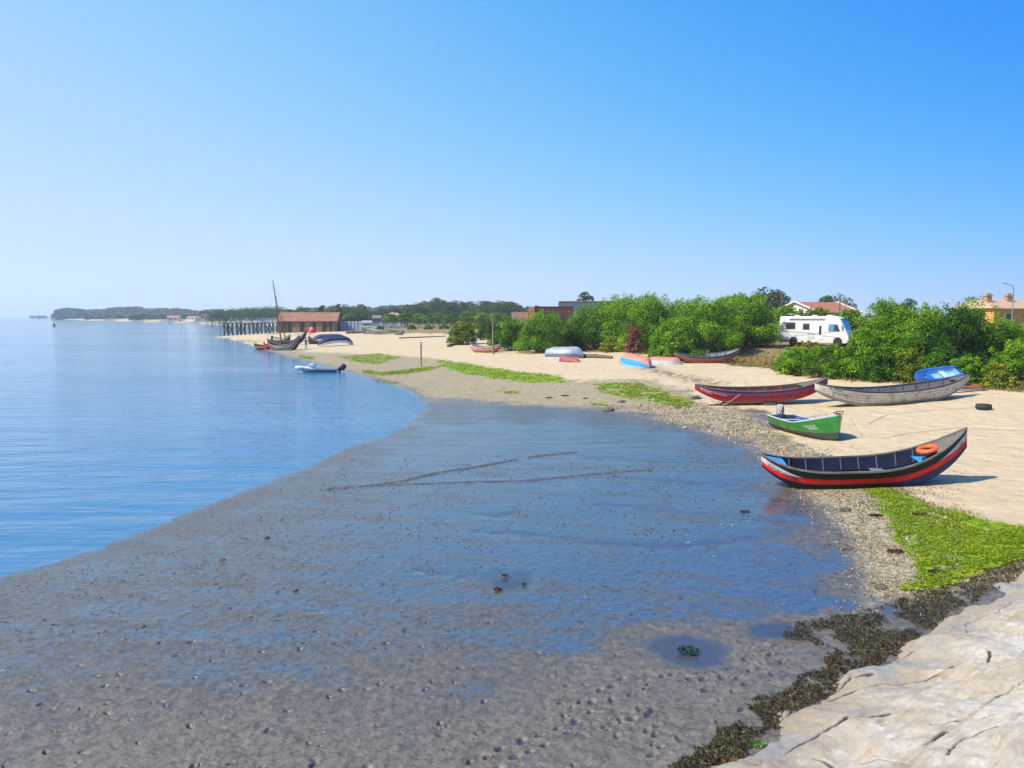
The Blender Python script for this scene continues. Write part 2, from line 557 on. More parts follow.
def build_terrain():
    k = np.concatenate([np.arange(.55, 4, .15), np.arange(4, 400, .8), np.arange(400, 570, 1.0), np.arange(570, 1400, 8.0)])
    Yr = CAMH * FPX / k
    ac = np.concatenate([np.linspace(-1.9, -.74, 50)[:-1], np.linspace(-.74, .74, 780), np.linspace(.74, 1.9, 50)[1:]])
    A, Yg = np.meshgrid(ac, Yr)
    X = A * Yg; L = np.log(Yg)
    Z, s = base_height(X, Yg)
    land = s > 0
    jn = fbm(X * .55, Yg * .55, 4, 3)             # edge wobble
    jn2 = fbm(X * 2.2, Yg * 2.2, 3, 8)

    def mask(P, soft, wob):
        d = poly_sd(A, L, P) * Yg
        return sstep(-soft, soft, d + wob * (jn + .5 * jn2))
    far = np.clip(Yg / 40, .3, 4)
    sand = np.maximum(mask(SAND, .35 * far, .5 * far), mask(SAND2, 2.5, 1.5) * (Yg > 120)) * land
    gravel = mask(GRAVEL, 1.0 * far, 1.0 * far) * land
    dry = mask(DRY, .3 * far, .6 * far) * land
    alg = np.zeros_like(Z)
    for P, dn in zip(ALGAE, ALG_DENS):
        m = mask(P, .35 * far, .25 * far)
        alg = np.maximum(alg, m * dn)
    pud = np.zeros_like(Z)
    for P in PUDDLE:
        d = poly_sd(A, L, P) * Yg
        pud = np.maximum(pud, sstep(-.16, .14, d + .16 * jn + .10 * jn2))
    wet = mask(WETZONE, 1.3, 1.0) * (1 - sand)
    wet = wet * (.74 + .26 * mask(WETCORE, 1.6, 1.2))
    # relief
    fade = lambda lam: np.clip(1.6 - (Yg ** 2 / 3725 * .75) / (lam * .33), 0, 1)
    mud = (1 - sand) * land * (1 - pud) * (1 - np.exp(-np.maximum(s, 0) / 1.5))
    rel = np.zeros_like(Z)
    rel += mud * .010 * fbm(X * .30, Yg * .30, 2, 21)
    rel += mud * fade(.5) * .003 * fbm(X * 2.3, Yg * 2.3, 2, 22)
    lump = fbm(X * 7, Yg * 7, 3, 24)
    rel += mud * fade(.16) * .007 * np.maximum(lump, -.5) * (1 + .6 * fbm(X * .8, Yg * .8, 2, 25))
    rel += mud * fade(.08) * .0045 * perlin(X * 19, Yg * 19, 27)
    # churned ground between the pool and the rocks
    for (cx_, cy_, rr) in ((735, 655, 1.15), (765, 655, .9), (640, 712, 1.0), (570, 720, .9)):
        g = ground(cx_, cy_)
        w_ = np.exp(-((X - g.x) ** 2 + (Yg - g.y) ** 2) / (rr * .6) ** 2)
        rel += w_ * .022 * np.abs(perlin(X * 9.5, Yg * 9.5, 31)) * (1 - pud)
    rel += .010 * fbm(X * .9, Yg * .9, 3, 48) * np.exp(-(s / (1.0 + .02 * Yg)) ** 2)
    shorewet = np.exp(-np.clip(s, 0, None) / (.5 + .012 * Yg)) * land
    wet = np.maximum(wet, shorewet)
    pud = np.maximum(pud, .85 * sstep(.45, .95, shorewet + .25 * jn2))
    sandrel = (.035 * fbm(X * .6, Yg * .6, 3, 41) + fade(.5) * .016 * fbm(X * 2.4, Yg * 2.4, 3, 42)) * sand * (1 - np.exp(-np.maximum(s, 0) / 4))
    rel += sandrel + dry * .16 * fbm(X * .35, Yg * .35, 4, 44) * land
    groove_dark = np.zeros_like(Z)
    for P in TRENCH[:2]:
        d = np.abs(line_d(A, L, P) * Yg * np.where(1, 1, 1) + .05 * jn2)
        brk = sstep(-.55, -.1, fbm(X * .8, Yg * .8, 2, 47) + .2)
        rel += -.07 * np.exp(-(d / .065) ** 2) * land * brk + .012 * np.exp(-((d - .17) / .08) ** 2) * land * brk
        groove_dark = np.maximum(groove_dark, np.exp(-(d / .075) ** 2) * brk)
        wet = wet * (1 - .9 * np.exp(-(d / .11) ** 2) * brk)
    d = line_d(A, L, TRENCH[2]) * Yg
    for P in CREEK:
        d = line_d(A, L, P) * Yg + .15 * jn2
        wet = np.maximum(wet, .95 * np.exp(-(d / .18) ** 2))
        rel += -.02 * np.exp(-(d / .18) ** 2)
        pud = np.maximum(pud, .8 * np.exp(-(d / .09) ** 2) * sstep(-.25, .25, jn))
    for x, y, r_, an in FOOT:
        m = (np.abs(X - x) < .5) & (np.abs(Yg - y) < .5)
        dx = (X[m] - x) * math.cos(an) + (Yg[m] - y) * math.sin(an); dy = -(X[m] - x) * math.sin(an) + (Yg[m] - y) * math.cos(an)
        e = (dx / (r_ * 1.7)) ** 2 + (dy / r_) ** 2
        rel[m] += -.035 * np.exp(-e ** 2) + .006 * np.exp(-(np.sqrt(e) - 1.5) ** 2 * 7)
        pud[m] = np.maximum(pud[m], .9 * np.exp(-(e * 1.1) ** 2))
    Z = Z + rel
    # pools lie level just under the mud
    for P in PUDDLE:
        d = poly_sd(A, L, P) * Yg
        c = np.mean(np.array(P), 0); zc = gz(c[0] * math.exp(c[1]), math.exp(c[1]))
        m = sstep(-.25, .05, d + .12 * jn + .06 * jn2)
        Z = Z * (1 - m) + (zc - .015) * m
    wrack = np.zeros_like(Z)
    for P in DRIFT:
        d = line_d(A, L, P) * Yg
        wrack = np.maximum(wrack, np.exp(-(d / 1.0) ** 2) * sstep(-.2, .5, jn2 + .3))
    nr, nc = Z.shape
    V = np.stack([X, Yg, Z], -1).reshape(-1, 3)
    i = np.arange(nr * nc).reshape(nr, nc)
    Fs = np.stack([i[:-1, :-1], i[1:, :-1], i[1:, 1:], i[:-1, 1:]], -1).reshape(-1, 4)[:, ::-1]
    o = array_obj('beach_terrain', V, Fs, ground_material(), attrs=dict(sand=sand.ravel(), gravel=gravel.ravel(), dry=dry.ravel(), algae=alg.ravel(), puddle=pud.ravel(), wet=wet.ravel(), wrack=wrack.ravel(), groove_dark=groove_dark.ravel()))
    return structure(o)


def ground_material():
    N = NT('beach_ground')
    co = N.coord('Object')
    sand, gravel, dry, alg, pud, wet, wrack = [N.attr(k) for k in ('sand', 'gravel', 'dry', 'algae', 'puddle', 'wet', 'wrack')]
    n_big = N.noise(co, .5, 4, .55); n_mid = N.noise(co, 3.2, 5, .6); n_fine = N.noise(co, 22, 4, .65); n_grit = N.noise(co, 75, 3, .6)
    n_all = N.noise(co, 7.0, 9, .80)
    n_str = N.noise(N.rmap(co, (.8, 4.5, 1), 9), 1.0, 9, .74)
    # mud: dark where it stays soaked, paler where the crust dries
    mud = N.mix(N.ramp(n_all, [(.36, 0.0), (.64, 1.0)]), (.066, .056, .045), (.225, .188, .146))
    mud = N.mix(N.math('MULTIPLY', N.ramp(n_big, [(.45, 0.0), (.70, 1.0)]), .18), mud, (.14, .105, .065))
    mud = N.mix(N.ramp(n_grit, [(.60, 0.0), (.68, .65)]), mud, (.27, .235, .18))
    mud = N.mix(N.ramp(n_grit, [(.32, .7), (.40, 0.0)]), mud, (.045, .04, .035))
    mud = N.mix(N.math('MULTIPLY', N.attr('groove_dark'), .6), mud, (.05, .043, .036))  # mud colour set darker along the trench grooves
    # shells and grit
    vs = N.voro(co, 16); shell = N.ramp(vs.outputs['Color'], [(.0, (.17, .125, .065)), (.35, (.31, .24, .135)), (.7, (.44, .355, .205)), (.93, (.60, .53, .40))])
    shell = N.mix(N.ramp(n_all, [(.45, 0.0), (.66, .75)]), shell, (.12, .105, .055))
    shell = N.mix(N.ramp(N.noise(co, 1.1, 6, .7), [(.54, 0.0), (.66, .45)]), shell, (.13, .125, .045))
    gm = N.math('MULTIPLY', gravel, N.ramp(n_all, [(.25, .7), (.5, 1.0)]))
    col = N.mix(gm, mud, shell)
    # scattered shells on mud
    speck = N.math('MULTIPLY', N.ramp(N.voro(co, 7.5).outputs['Distance'], [(.07, 1.0), (.11, 0.0)]), N.ramp(n_mid, [(.5, 0.0), (.56, 1.0)]))
    col = N.mix(N.math('MULTIPLY', speck, .8), col, (.42, .36, .26))
    # sand
    sc = N.mix(N.ramp(n_all, [(.36, 0.0), (.64, 1.0)]), (.58, .465, .30), (.49, .38, .23))
    sc = N.mix(N.ramp(N.noise(N.rmap(co, (.12, .4, 1), 15), 1.0, 6, .65), [(.48, 0.0), (.62, .5)]), sc, (.50, .385, .235))
    sc = N.mix(N.ramp(n_str, [(.54, 0.0), (.68, .65)]), sc, (.39, .295, .175))
    sc = N.mix(N.ramp(n_grit, [(.58, 0.0), (.72, .5)]), sc, (.28, .215, .14))
    sc = N.mix(N.ramp(N.voro(co, 5.0).outputs['Distance'], [(.035, .8), (.07, 0.0)]), sc, (.16, .12, .08))
    sm = N.math('ADD', sand, N.math('MULTIPLY', N.math('SUBTRACT', n_mid, .5), N.math('MULTIPLY', N.math('MULTIPLY', sand, N.math('SUBTRACT', 1.0, sand)), 4.0)), True)
    col = N.mix(sm, col, sc)
    # dry grass bank
    dg = N.mix(N.ramp(n_mid, [(.35, 0.0), (.65, 1.0)]), (.33, .215, .095), (.20, .135, .055))
    dg = N.mix(N.ramp(n_big, [(.45, 0.0), (.6, .7)]), dg, (.17, .165, .045))
    dg = N.mix(N.ramp(n_str, [(.55, 0.0), (.68, .7)]), dg, (.46, .36, .23))
    col = N.mix(dry, col, dg)
    # green algae film
    an = N.math('ADD', N.math('MULTIPLY', alg, .62), N.math('MULTIPLY', N.math('SUBTRACT', N.math('ADD', N.math('MULTIPLY', N.noise(co, 1.2, 8, .75), .5), N.math('MULTIPLY', n_all, .5)), .5), 2.6))
    am = N.math('MULTIPLY', N.ramp(an, [(.36, 0.0), (.56, 1.0)]), N.ramp(alg, [(.02, 0.0), (.12, 1.0)]))
    ac = N.mix(N.ramp(n_fine, [(.36, 0.0), (.64, 1.0)]), (.10, .20, .002), (.24, .34, .004))
    ac = N.mix(N.ramp(n_mid, [(.55, 0.0), (.72, .6)]), ac, (.06, .13, .01))
    col = N.mix(am, col, ac)
    col = N.mix(N.math('MULTIPLY', wrack, .75), col, (.10, .085, .045))
    # water film: where it lies the mud underneath is dark with sky blue painted in, and the surface a mirror
    fn_ = N.noise(N.rmap(co, (1.0, 3.0, 1), 8), 5.0, 8, .74)
    mixn = N.math('ADD', N.math('MULTIPLY', fn_, .62), N.math('ADD', N.math('MULTIPLY', n_all, .16), N.math('MULTIPLY', n_str, .22)))
    mixn = N.math('ADD', mixn, N.math('ADD', N.math('MULTIPLY', N.math('SUBTRACT', wet, .85), .28), N.math('MULTIPLY', N.math('SUBTRACT', N.noise(N.rmap(co, (.35, 1.5, 1), 9), 1.0, 4, .6), .5), .30)))
    film = N.math('MULTIPLY', N.ramp(wet, [(.1, 0.0), (.7, 1.0)]), N.ramp(mixn, [(.44, .05), (.545, 1.0)]))
    col = N.mix(N.math('MULTIPLY', wet, N.math('SUBTRACT', 1.0, N.math('MAXIMUM', sand, gravel), True)), col, N.mix(1.0, col, (.66, .68, .72), 'MULTIPLY'))
    pn = N.math('MAXIMUM', film, pud)
    dryer = N.math('SUBTRACT', 1.0, N.math('MAXIMUM', N.math('MAXIMUM', sand, dry), N.math('MULTIPLY', gravel, .75)), True)
    pn = N.math('MULTIPLY', pn, N.math('SUBTRACT', 1.0, N.math('MAXIMUM', sand, am), True))
    col = N.mix(N.math('MULTIPLY', pn, .82), col, (.036, .043, .068))  # blue of the reflected sky put into the film's base colour
    N.set('Base Color', col)
    base_r = N.mix(dryer, (.9, .9, .9), N.ramp(n_all, [(.35, .14), (.65, .50)]))
    N.set('Roughness', N.mix(pn, base_r, (.06, .06, .06)))
    N.set('IOR', N.math('ADD', N.math('MULTIPLY', N.math('MULTIPLY', film, N.math('SUBTRACT', 1.0, pud, True)), 1.15), 1.40))
    N.set('Specular IOR Level', N.math('ADD', N.math('MULTIPLY', dryer, .55), .22))
    keep = N.math('SUBTRACT', 1.0, N.math('MULTIPLY', pn, .93), True)
    h = N.math('ADD', N.math('MULTIPLY', n_all, .75), N.math('MULTIPLY', n_grit, .25))
    b1 = N.bump(h, N.math('MULTIPLY', keep, .7), .05)
    b2 = N.bump(n_fine, N.math('MULTIPLY', keep, .35), .03, b1)
    dents = N.voro(co, 1.9, 'SMOOTH_F1').outputs['Distance']
    b3 = N.bump(dents, N.math('MULTIPLY', sand, .5), .18, b2)
    N.set('Normal', b3)
    return N.mat


def water_material():
    N = NT('lagoon_water')
    co = N.coord('Object')
    w1 = N.noise(N.map(co, (.9, 2.3, 1), (0, 0, R(-14))), 1.15, 3, .55, .3)
    w2 = N.noise(N.map(co, (.30, .9, 1), (0, 0, R(10))), .8, 3, .5)
    w3 = N.noise(N.map(co, (.012, .05, 1), (0, 0, R(6))), 1.0, 4, .6)
    lp = N.noise(N.map(co, (.014, .03, 1), (0, 0, R(-8))), 1.0, 4, .6)
    amp = N.ramp(lp, [(.38, .25), (.62, 1.0)])
    w0 = N.noise(N.map(co, (2.2, 5.0, 1), (0, 0, R(-20))), 1.6, 3, .6, .4)
    b = N.bump(w0, N.math('MULTIPLY', amp, .55), .035)
    b = N.bump(w1, N.math('MULTIPLY', amp, .75), .10, b)
    b = N.bump(w2, .5, .22, b)
    b = N.bump(w3, .10, 2.0, b)
    N.set('Normal', b)
    N.set('Base Color', N.mix(lp, (.032, .128, .250), (.046, .172, .32)))
    N.set('Roughness', .07); N.set('IOR', 1.333)
    fr = N.new('ShaderNodeFresnel'); fr.inputs['IOR'].default_value = 1.333
    edge = N.math('ADD', N.attr('deep'), N.math('MULTIPLY', N.math('SUBTRACT', N.noise(co, 1.3, 4, .6), .5), 1.2))
    al_ = N.math('MULTIPLY', N.math('SUBTRACT', edge, -.2), .30, True)
    N.set('Alpha', N.math('MAXIMUM', al_, fr.outputs[0]))
    return N.mat


def build_water():
    """one level sheet; 'deep' tells the shader how far out from the edge the water thickens"""
    k = np.concatenate([np.arange(.55, 6, .4), np.arange(6, 320, 3.0), np.arange(320, 1500, 25)])
    Yr = CAMH * FPX / k; ac = np.concatenate([np.linspace(-2.4, -.74, 24)[:-1], np.linspace(-.74, .2, 230), np.linspace(.2, 1.2, 12)[1:]])
    A, Y = np.meshgrid(ac, Yr); X = A * Y
    s = _poly_sd(A, np.log(Y), WATER_POLY) * Y
    V = np.stack([X, Y, np.zeros_like(X)], -1).reshape(-1, 3); i = np.arange(V.shape[0]).reshape(X.shape)
    Fs = np.stack([i[:-1, :-1], i[1:, :-1], i[1:, 1:], i[:-1, 1:]], -1).reshape(-1, 4)[:, ::-1]
    return structure(array_obj('lagoon_water', V, Fs, water_material(), attrs=dict(deep=s.ravel())))


# ------------------------------------------------------------------ granite slope at the camera's feet
ROCK_EDGE = [(640, 830), (700, 795), (738, 766), (765, 738), (800, 712), (830, 692), (865, 673), (890, 656), (925, 634), (950, 613), (985, 597), (1024, 576), (1100, 540), (1250, 480)]


def build_rock():
    E = [ground(x, y) for x, y in ROCK_EDGE]
    P = np.array([(e.x, e.y, e.z) for e in E])
    seg = np.r_[0, np.cumsum(np.linalg.norm(np.diff(P[:, :2], axis=0), axis=1))]
    step = .014
    S = np.arange(0, seg[-1], step * 1.3)
    EX = np.interp(S, seg, P[:, 0]); EY = np.interp(S, seg, P[:, 1]); EZ = np.interp(S, seg, P[:, 2])
    rr = np.concatenate([np.arange(-.45, 3.2, step), np.arange(3.2, 14.0, .07)])
    nx, ny = .60, -.80
    Sg, Rg = np.meshgrid(S, rr, indexing='ij')
    X = EX[:, None] + nx * Rg; Y = EY[:, None] + ny * Rg
    wob = .22 * fbm(X * .9, Y * .9, 4, 60)
    r2 = Rg + wob
    slope = np.where(r2 > 0, 3.1 * np.tanh(.30 * r2 / 3.1) + .05 * np.sqrt(np.maximum(r2, 0) * .5), .55 * r2)
    Z = EZ[:, None] + slope - .01
    # bedding: long ledges running along the slope
    u = (X * .80 + Y * .60); v = (X * .60 - Y * .80)
    v2 = v + .22 * fbm(u * .5, v * .5, 3, 61) + .10 * u * 0
    led = v2 * 1.45 + .5 * fbm(u * .22, v * .9, 2, 62)
    fr = led - np.floor(led)
    Z += .05 * (sstep(0, .05, fr) - fr) + .018 * fbm(u * .7, v * 1.3, 3, 63) + .010 * np.minimum(fbm(u * 1.1, v * 5, 5, 64, .55), .25) + .005 * fbm(u * 9, v * 16, 3, 66) + .0035 * fbm(X * 26, Y * 26, 3, 65)
    # open cracks, traced where they run
    cracks = [[(1012, 614), (997, 627), (978, 631), (965, 635), (968, 643)], [(990, 664), (988, 672), (963, 673), (940, 680), (909, 686), (877, 692), (852, 697), (826, 705)],
              [(890, 720), (871, 724), (849, 727), (833, 735), (808, 746), (785, 756), (757, 768)], [(813, 706), (792, 718), (776, 729), (760, 740)], [(998, 735), (975, 740), (953, 752), (948, 760)],
              [(946, 739), (921, 751)], [(1030, 726), (1004, 722), (972, 726), (930, 733)], [(914, 661), (896, 669), (875, 673)], [(1030, 584), (1004, 593), (985, 605), (972, 610), (948, 616)], [(1002, 640), (986, 641)],
              [(925, 640), (905, 646), (890, 660)], [(870, 683), (850, 687), (835, 697)], [(1024, 690), (1000, 702), (980, 716)], [(905, 768), (880, 762), (860, 765)], [(840, 768), (815, 760)]]
    cm = np.zeros_like(Z)
    pitch = .34
    for ci, c in enumerate(cracks):
        pts = []
        for (px, py) in c:
            d = ray(px, py)
            # meet the slope plane
            p0 = P[2]; n = np.array([-.31 * nx, -.31 * ny, 1.0])
            t = ((p0 + np.array([0, 0, .02]) - np.array([0, 0, CAMH])) @ n) / (d @ n)
            pts.append((d[0] * t, d[1] * t))
        d = line_d(X + .022 * fbm(X * 6, Y * 6, 4, 70 + ci), Y + .022 * fbm(X * 5, Y * 5, 3, 90 + ci), pts)
        wd = .009 + .006 * (ci % 3)
        wv = .6 + .7 * (fbm(X * 2.5, Y * 2.5, 2, 110 + ci) + .3)
        g = np.exp(-(d / (wd * np.clip(wv, .5, 1.5))) ** 2)
        cm = np.maximum(cm, g)
    Z -= .055 * cm
    ns, nr = Z.shape
    V = np.stack([X, Y, Z], -1).reshape(-1, 3)
    i = np.arange(ns * nr).reshape(ns, nr)
    Fs = np.stack([i[:-1, :-1], i[1:, :-1], i[1:, 1:], i[:-1, 1:]], -1).reshape(-1, 4)
    N = NT('granite')
    co = N.coord()
    rh = N.attr('height')
    nb = N.noise(co, .9, 5, .6); nm = N.noise(co, 4.5, 6, .65); nf = N.noise(co, 42, 6, .75); st = N.noise(N.rmap(co, (.8, 5.0, 1.5), -37), 1.0, 8, .7)
    na = N.noise(N.rmap(co, (.8, 2.6, 1.5), -37), 5, 9, .78)
    c = N.mix(N.ramp(nb, [(.35, 0.0), (.65, 1.0)]), (.66, .615, .54), (.50, .425, .31))
    c = N.mix(N.ramp(st, [(.50, 0.0), (.62, .8)]), c, (.36, .27, .16))
    c = N.mix(N.ramp(nm, [(.55, 0.0), (.66, .8)]), c, (.76, .73, .68))
    c = N.mix(N.ramp(N.noise(N.rmap(co, (.7, 1.8, 1), -37), 2.1, 6, .7), [(.57, 0.0), (.68, .7)]), c, (.50, .27, .11))
    c = N.mix(N.ramp(N.noise(co, 13, 5, .7), [(.62, 0.0), (.70, .7)]), c, (.16, .145, .12))
    c = N.mix(N.ramp(na, [(.54, 0.0), (.64, .75)]), c, (.33, .28, .21))
    c = N.mix(N.ramp(na, [(.34, .6), (.44, 0.0)]), c, (.70, .67, .61))
    c = N.mix(N.ramp(nf, [(.59, 0.0), (.70, .6)]), c, (.22, .19, .16))
    c = N.mix(N.ramp(nf, [(.30, .6), (.42, 0.0)]), c, (.74, .72, .68))
    c = N.mix(N.ramp(rh, [(.0, .95), (.5, .75), (1.0, .35)]), c, (.33, .265, .185))       # damp, stained tide zone at the foot
    c = N.mix(N.math('MULTIPLY', N.ramp(N.noise(co, 1.4, 4, .6), [(.48, 0.0), (.6, 1.0)]), N.ramp(rh, [(.25, .8), (1.0, 0.0)])), c, (.27, .265, .26))
    c = N.mix(N.ramp(N.attr('crack'), [(.10, 0.0), (.55, .92)]), c, (.06, .048, .035))
    N.set('Base Color', c); N.set('Roughness', .85); N.set('Specular IOR Level', .25)
    b = N.bump(na, .9, .035); b = N.bump(nf, .35, .01, b)
    N.set('Normal', b)
    o = array_obj('granite_slope', V, Fs, N.mat, attrs=dict(crack=cm.ravel(), height=(Rg + wob).ravel()))
    return structure(o)
# ------------------------------------------------------------------ boats
class Hull:
    """open boat: x along the length (bow +x), y to port, z up, keel amidships at z = 0"""

    def __init__(s, L, B, D, hb, hs, kb=2.2, ks=2.2, ub=.55, us=.55, eb=2.6, es=2.6, pb=2.4, ps=2.4, cw=.72, round_=False, transom=0.0, rake_b=0.0, rake_s=0.0, kend=.93, th=.045, floor=.07):
        s.__dict__.update(locals())
        s.vmax = 1.0 if round_ else 1.38

    def prof(s, t):
        u = 2 * t - 1
        if u >= 0:
            w = max(0.0, 1 - u ** s.pb); b = s.B / 2 * w ** .85
            g = s.D + (s.hb - s.D) * u ** s.eb
            q = max(0, (u - s.ub) / (1 - s.ub)); k = s.kend * g * q ** s.kb
        else:
            u = -u
            if s.transom > 0:
                b = s.B / 2 * (1 - (1 - s.transom) * u ** s.ps)
            else:
                b = s.B / 2 * max(0.0, 1 - u ** s.ps) ** .85
            g = s.D + (s.hs - s.D) * u ** s.es
            q = max(0, (u - s.us) / (1 - s.us)); k = s.kend * g * q ** s.ks if s.transom == 0 else .12 * g * q ** s.ks
        return max(b, .014), g, k

    def pt(s, t, v, side=1, inset=0.0):
        b, g, k = s.prof(t)
        x = (t - .5) * s.L
        if s.round_:
            th = min(v, 1.0) * math.pi / 2
            y = b * max(0.0, math.cos(th)) ** .62; z = g - (g - k) * math.sin(th) ** .9
        elif v <= 1:
            c = b * s.cw
            y = b + (c - b) * v ** 1.25; z = g + (k - g) * v
        else:
            c = b * s.cw; f = (v - 1) / (s.vmax - 1)
            y = c * (1 - f); z = k - .012 * f * 0
        # plumb / raked ends
        u = 2 * t - 1
        if inset:
            y = max(0.0, y - inset); z = max(z, min(k + s.floor, g - .02))
        return Vector((x, side * y, z))


def hull_outer(h, bands, mats, parent, name='hull', nt=72, seams=(), seam_mi=0):
    """bands: list of (function t -> v end, material index)"""
    mb = MB(); ts = [.5 - .5 * math.cos(math.pi * i / nt) for i in range(nt + 1)]
    ts = [0.35 * a + .65 * (i / nt) for i, a in enumerate(ts)]
    for side in (1, -1):
        v0 = lambda t: 0.0
        for fn, mi in bands:
            rows = []
            for j in range(5):
                rows.append([h.pt(t, v0(t) + (max(fn(t), v0(t)) - v0(t)) * j / 4, side) for t in ts])
            mb.quad_grid(rows, mi)
            v0 = (lambda f, p: (lambda t: max(f(t), p(t))))(fn, v0)
    if seams:                                     # lapped plank edges
        for side in (1, -1):
            for sv in seams:
                rows = []
                for q in ts[2:-2]:
                    vv = sv(q) if callable(sv) else sv
                    a = h.pt(q, vv - .006, side); b = h.pt(q, vv + .008, side); o = Vector((0, side * .008, 0))
                    rows.append([a, a + o, b + o * .4, b])
                mb.quad_grid(rows, seam_mi)
    # end caps
    for t in (0.0, 1.0):
        vs = [h.vmax * j / 14 for j in range(15)]
        mi = bands[1][1] if len(bands) > 1 else bands[0][1]
        rows = [[h.pt(t, v, -1) for v in vs], [h.pt(t, v, 1) for v in vs]]
        mb.quad_grid(rows, mi if h.transom == 0 or t == 1.0 else bands[0][1])
    return mb.build(name, mats, parent, smooth=True, sharp=50, weld=True)


def hull_inner(h, mat, parent, t0=.03, t1=.97, nt=56, name='lining'):
    mb = MB(); ts = [t0 + (t1 - t0) * i / nt for i in range(nt + 1)]
    rows = []
    vs = [.02 + (h.vmax - .02) * j / 12 for j in range(13)]
    for t in ts:
        rows.append([h.pt(t, v, 1, h.th) for v in vs] + [h.pt(t, v, -1, h.th) for v in vs[::-1]])
    mb.quad_grid(rows)
    for r in (rows[0], rows[-1]):
        mb.poly(r)
    return mb.build(name, mat, parent, smooth=True, sharp=50)


def gunwale(h, mat, parent, w=.075, th=.045, t0=0.0, t1=1.0, nt=60, out=.022, name='gunwale'):
    mb = MB()
    for side in (1, -1):
        rows = []
        for i in range(nt + 1):
            t = t0 + (t1 - t0) * i / nt
            p = h.pt(t, 0, side); b = abs(p.y)
            yo = (b + out) * side; yi = max(b + out - w, 0.0) * side
            rows.append([(p.x, yo, p.z - th * .55), (p.x, yo, p.z + th * .45), (p.x, yi, p.z + th * .45), (p.x, yi, p.z - th * .55)])
        mb.quad_grid(rows, closed=True)
        mb.poly(rows[0]); mb.poly(rows[-1])
    return mb.build(name, mat, parent)


def ribs(h, ts, mat, parent, w=.05, d=.05, name='rib'):
    for t in ts:
        mb = MB()
        vs = [.03 + (h.vmax - .03) * j / 12 for j in range(13)]
        path = [h.pt(t, v, 1, h.th) for v in vs] + [h.pt(t, v, -1, h.th) for v in vs[-2::-1]]
        rows = []
        for p in path:
            q = Vector((p.x, p.y * (1 - d / max(abs(p.y), .25)) if abs(p.y) > .02 else p.y, p.z + (d if abs(p.y) < h.pt(t, 1.0 if not h.round_ else .75, 1, h.th).y + .01 else 0)))
            rows.append([(p.x - w / 2, p.y, p.z), (q.x - w / 2, q.y, q.z), (q.x + w / 2, q.y, q.z), (p.x + w / 2, p.y, p.z)])
        mb.quad_grid(rows)
        mb.build(name, mat, parent)


def inner_half(h, t, z):
    """inner half width at height z"""
    best = .02
    for j in range(40):
        p = h.pt(t, h.vmax * j / 39, 1, h.th)
        if p.z <= z:
            return max(p.y, .02)
        best = p.y
    return best


def thwart(h, t, zf, mat, parent, wid=.24, th=.035, name='thwart'):
    b, g, k = h.prof(t); z = k + (g - k) * zf
    mb = MB(); x = (t - .5) * h.L
    y0 = inner_half(h, t - wid / 2 / h.L, z) ; y1 = inner_half(h, t + wid / 2 / h.L, z)
    mb.prism([(x - wid / 2, -y0), (x + wid / 2, -y1), (x + wid / 2, y1), (x - wid / 2, y0)], z - th, z, axis='z')
    return mb.build(name, mat, parent, bevel=.006)


def deck(h, t0, t1, mat, parent, drop=.03, camber=.05, name='foredeck', nt=16, thick=.03):
    mb = MB(); rows = []; low = []
    for i in range(nt + 1):
        t = t0 + (t1 - t0) * i / nt
        b, g, k = h.prof(t); x = (t - .5) * h.L; y = max(b - h.th * .6, .006)
        rows.append([(x, y * f, g - drop + camber * (1 - f * f) * min(1, y / .4)) for f in (-1, -.6, -.2, .2, .6, 1)])
    mb.quad_grid(rows)
    e = rows[0] if t0 > .5 else rows[-1]
    mb.quad_grid([e, [(p[0], p[1], p[2] - .07) for p in e]])
    return mb.build(name, mat, parent, smooth=True, sharp=40)


def hull_text(h, txt, t0, v0, size, side, mat, parent, slant=0.0, name='lettering', vslope=0.0):
    """painted lettering, wrapped on the hull side"""
    cu = bpy.data.curves.new('letters', 'FONT'); cu.body = txt; cu.size = size
    o = bpy.data.objects.new('letters', cu); link(o)
    dg = bpy.context.evaluated_depsgraph_get()
    me = bpy.data.meshes.new_from_object(o.evaluated_get(dg))
    bpy.data.objects.remove(o)
    wid = max(v.co.x for v in me.vertices) if len(me.vertices) else 1
    bm = bmesh.new(); bm.from_mesh(me)
    bmesh.ops.subdivide_edges(bm, edges=[e for e in bm.edges if e.calc_length() > size * .3], cuts=1)
    for v in bm.verts:
        lx, lz = v.co.x, v.co.y
        t = t0 + (lx if side < 0 else (wid - lx)) / h.L
        b, g, k = h.prof(t)
        vv = v0 + vslope * lx - lz / max(g - k, .05)
        p = h.pt(t, vv, side); e = .002
        pt_ = h.pt(t + e, vv, side) - h.pt(t - e, vv, side); pv = h.pt(t, vv + .01, side) - h.pt(t, vv - .01, side)
        n = pt_.cross(pv).normalized()
        if n.y * side < 0:
            n = -n
        v.co = p + n * .006
    bm.to_mesh(me); bm.free(); me.name = name
    me.materials.clear(); me.materials.append(mat)
    q = bpy.data.objects.new(name, me); link(q); q.parent = parent
    return q


def pose(root, x, y, z, yaw, heel=0.0, trim=0.0):
    """yaw about z; trim: bow up (radians); heel: towards -y when positive"""
    root.rotation_mode = 'QUATERNION'
    M = Matrix.Rotation(yaw, 3, 'Z') @ Matrix.Rotation(-trim, 3, 'Y') @ Matrix.Rotation(heel, 3, 'X')
    root.rotation_quaternion = M.to_quaternion()
    root.location = (x, y, z)


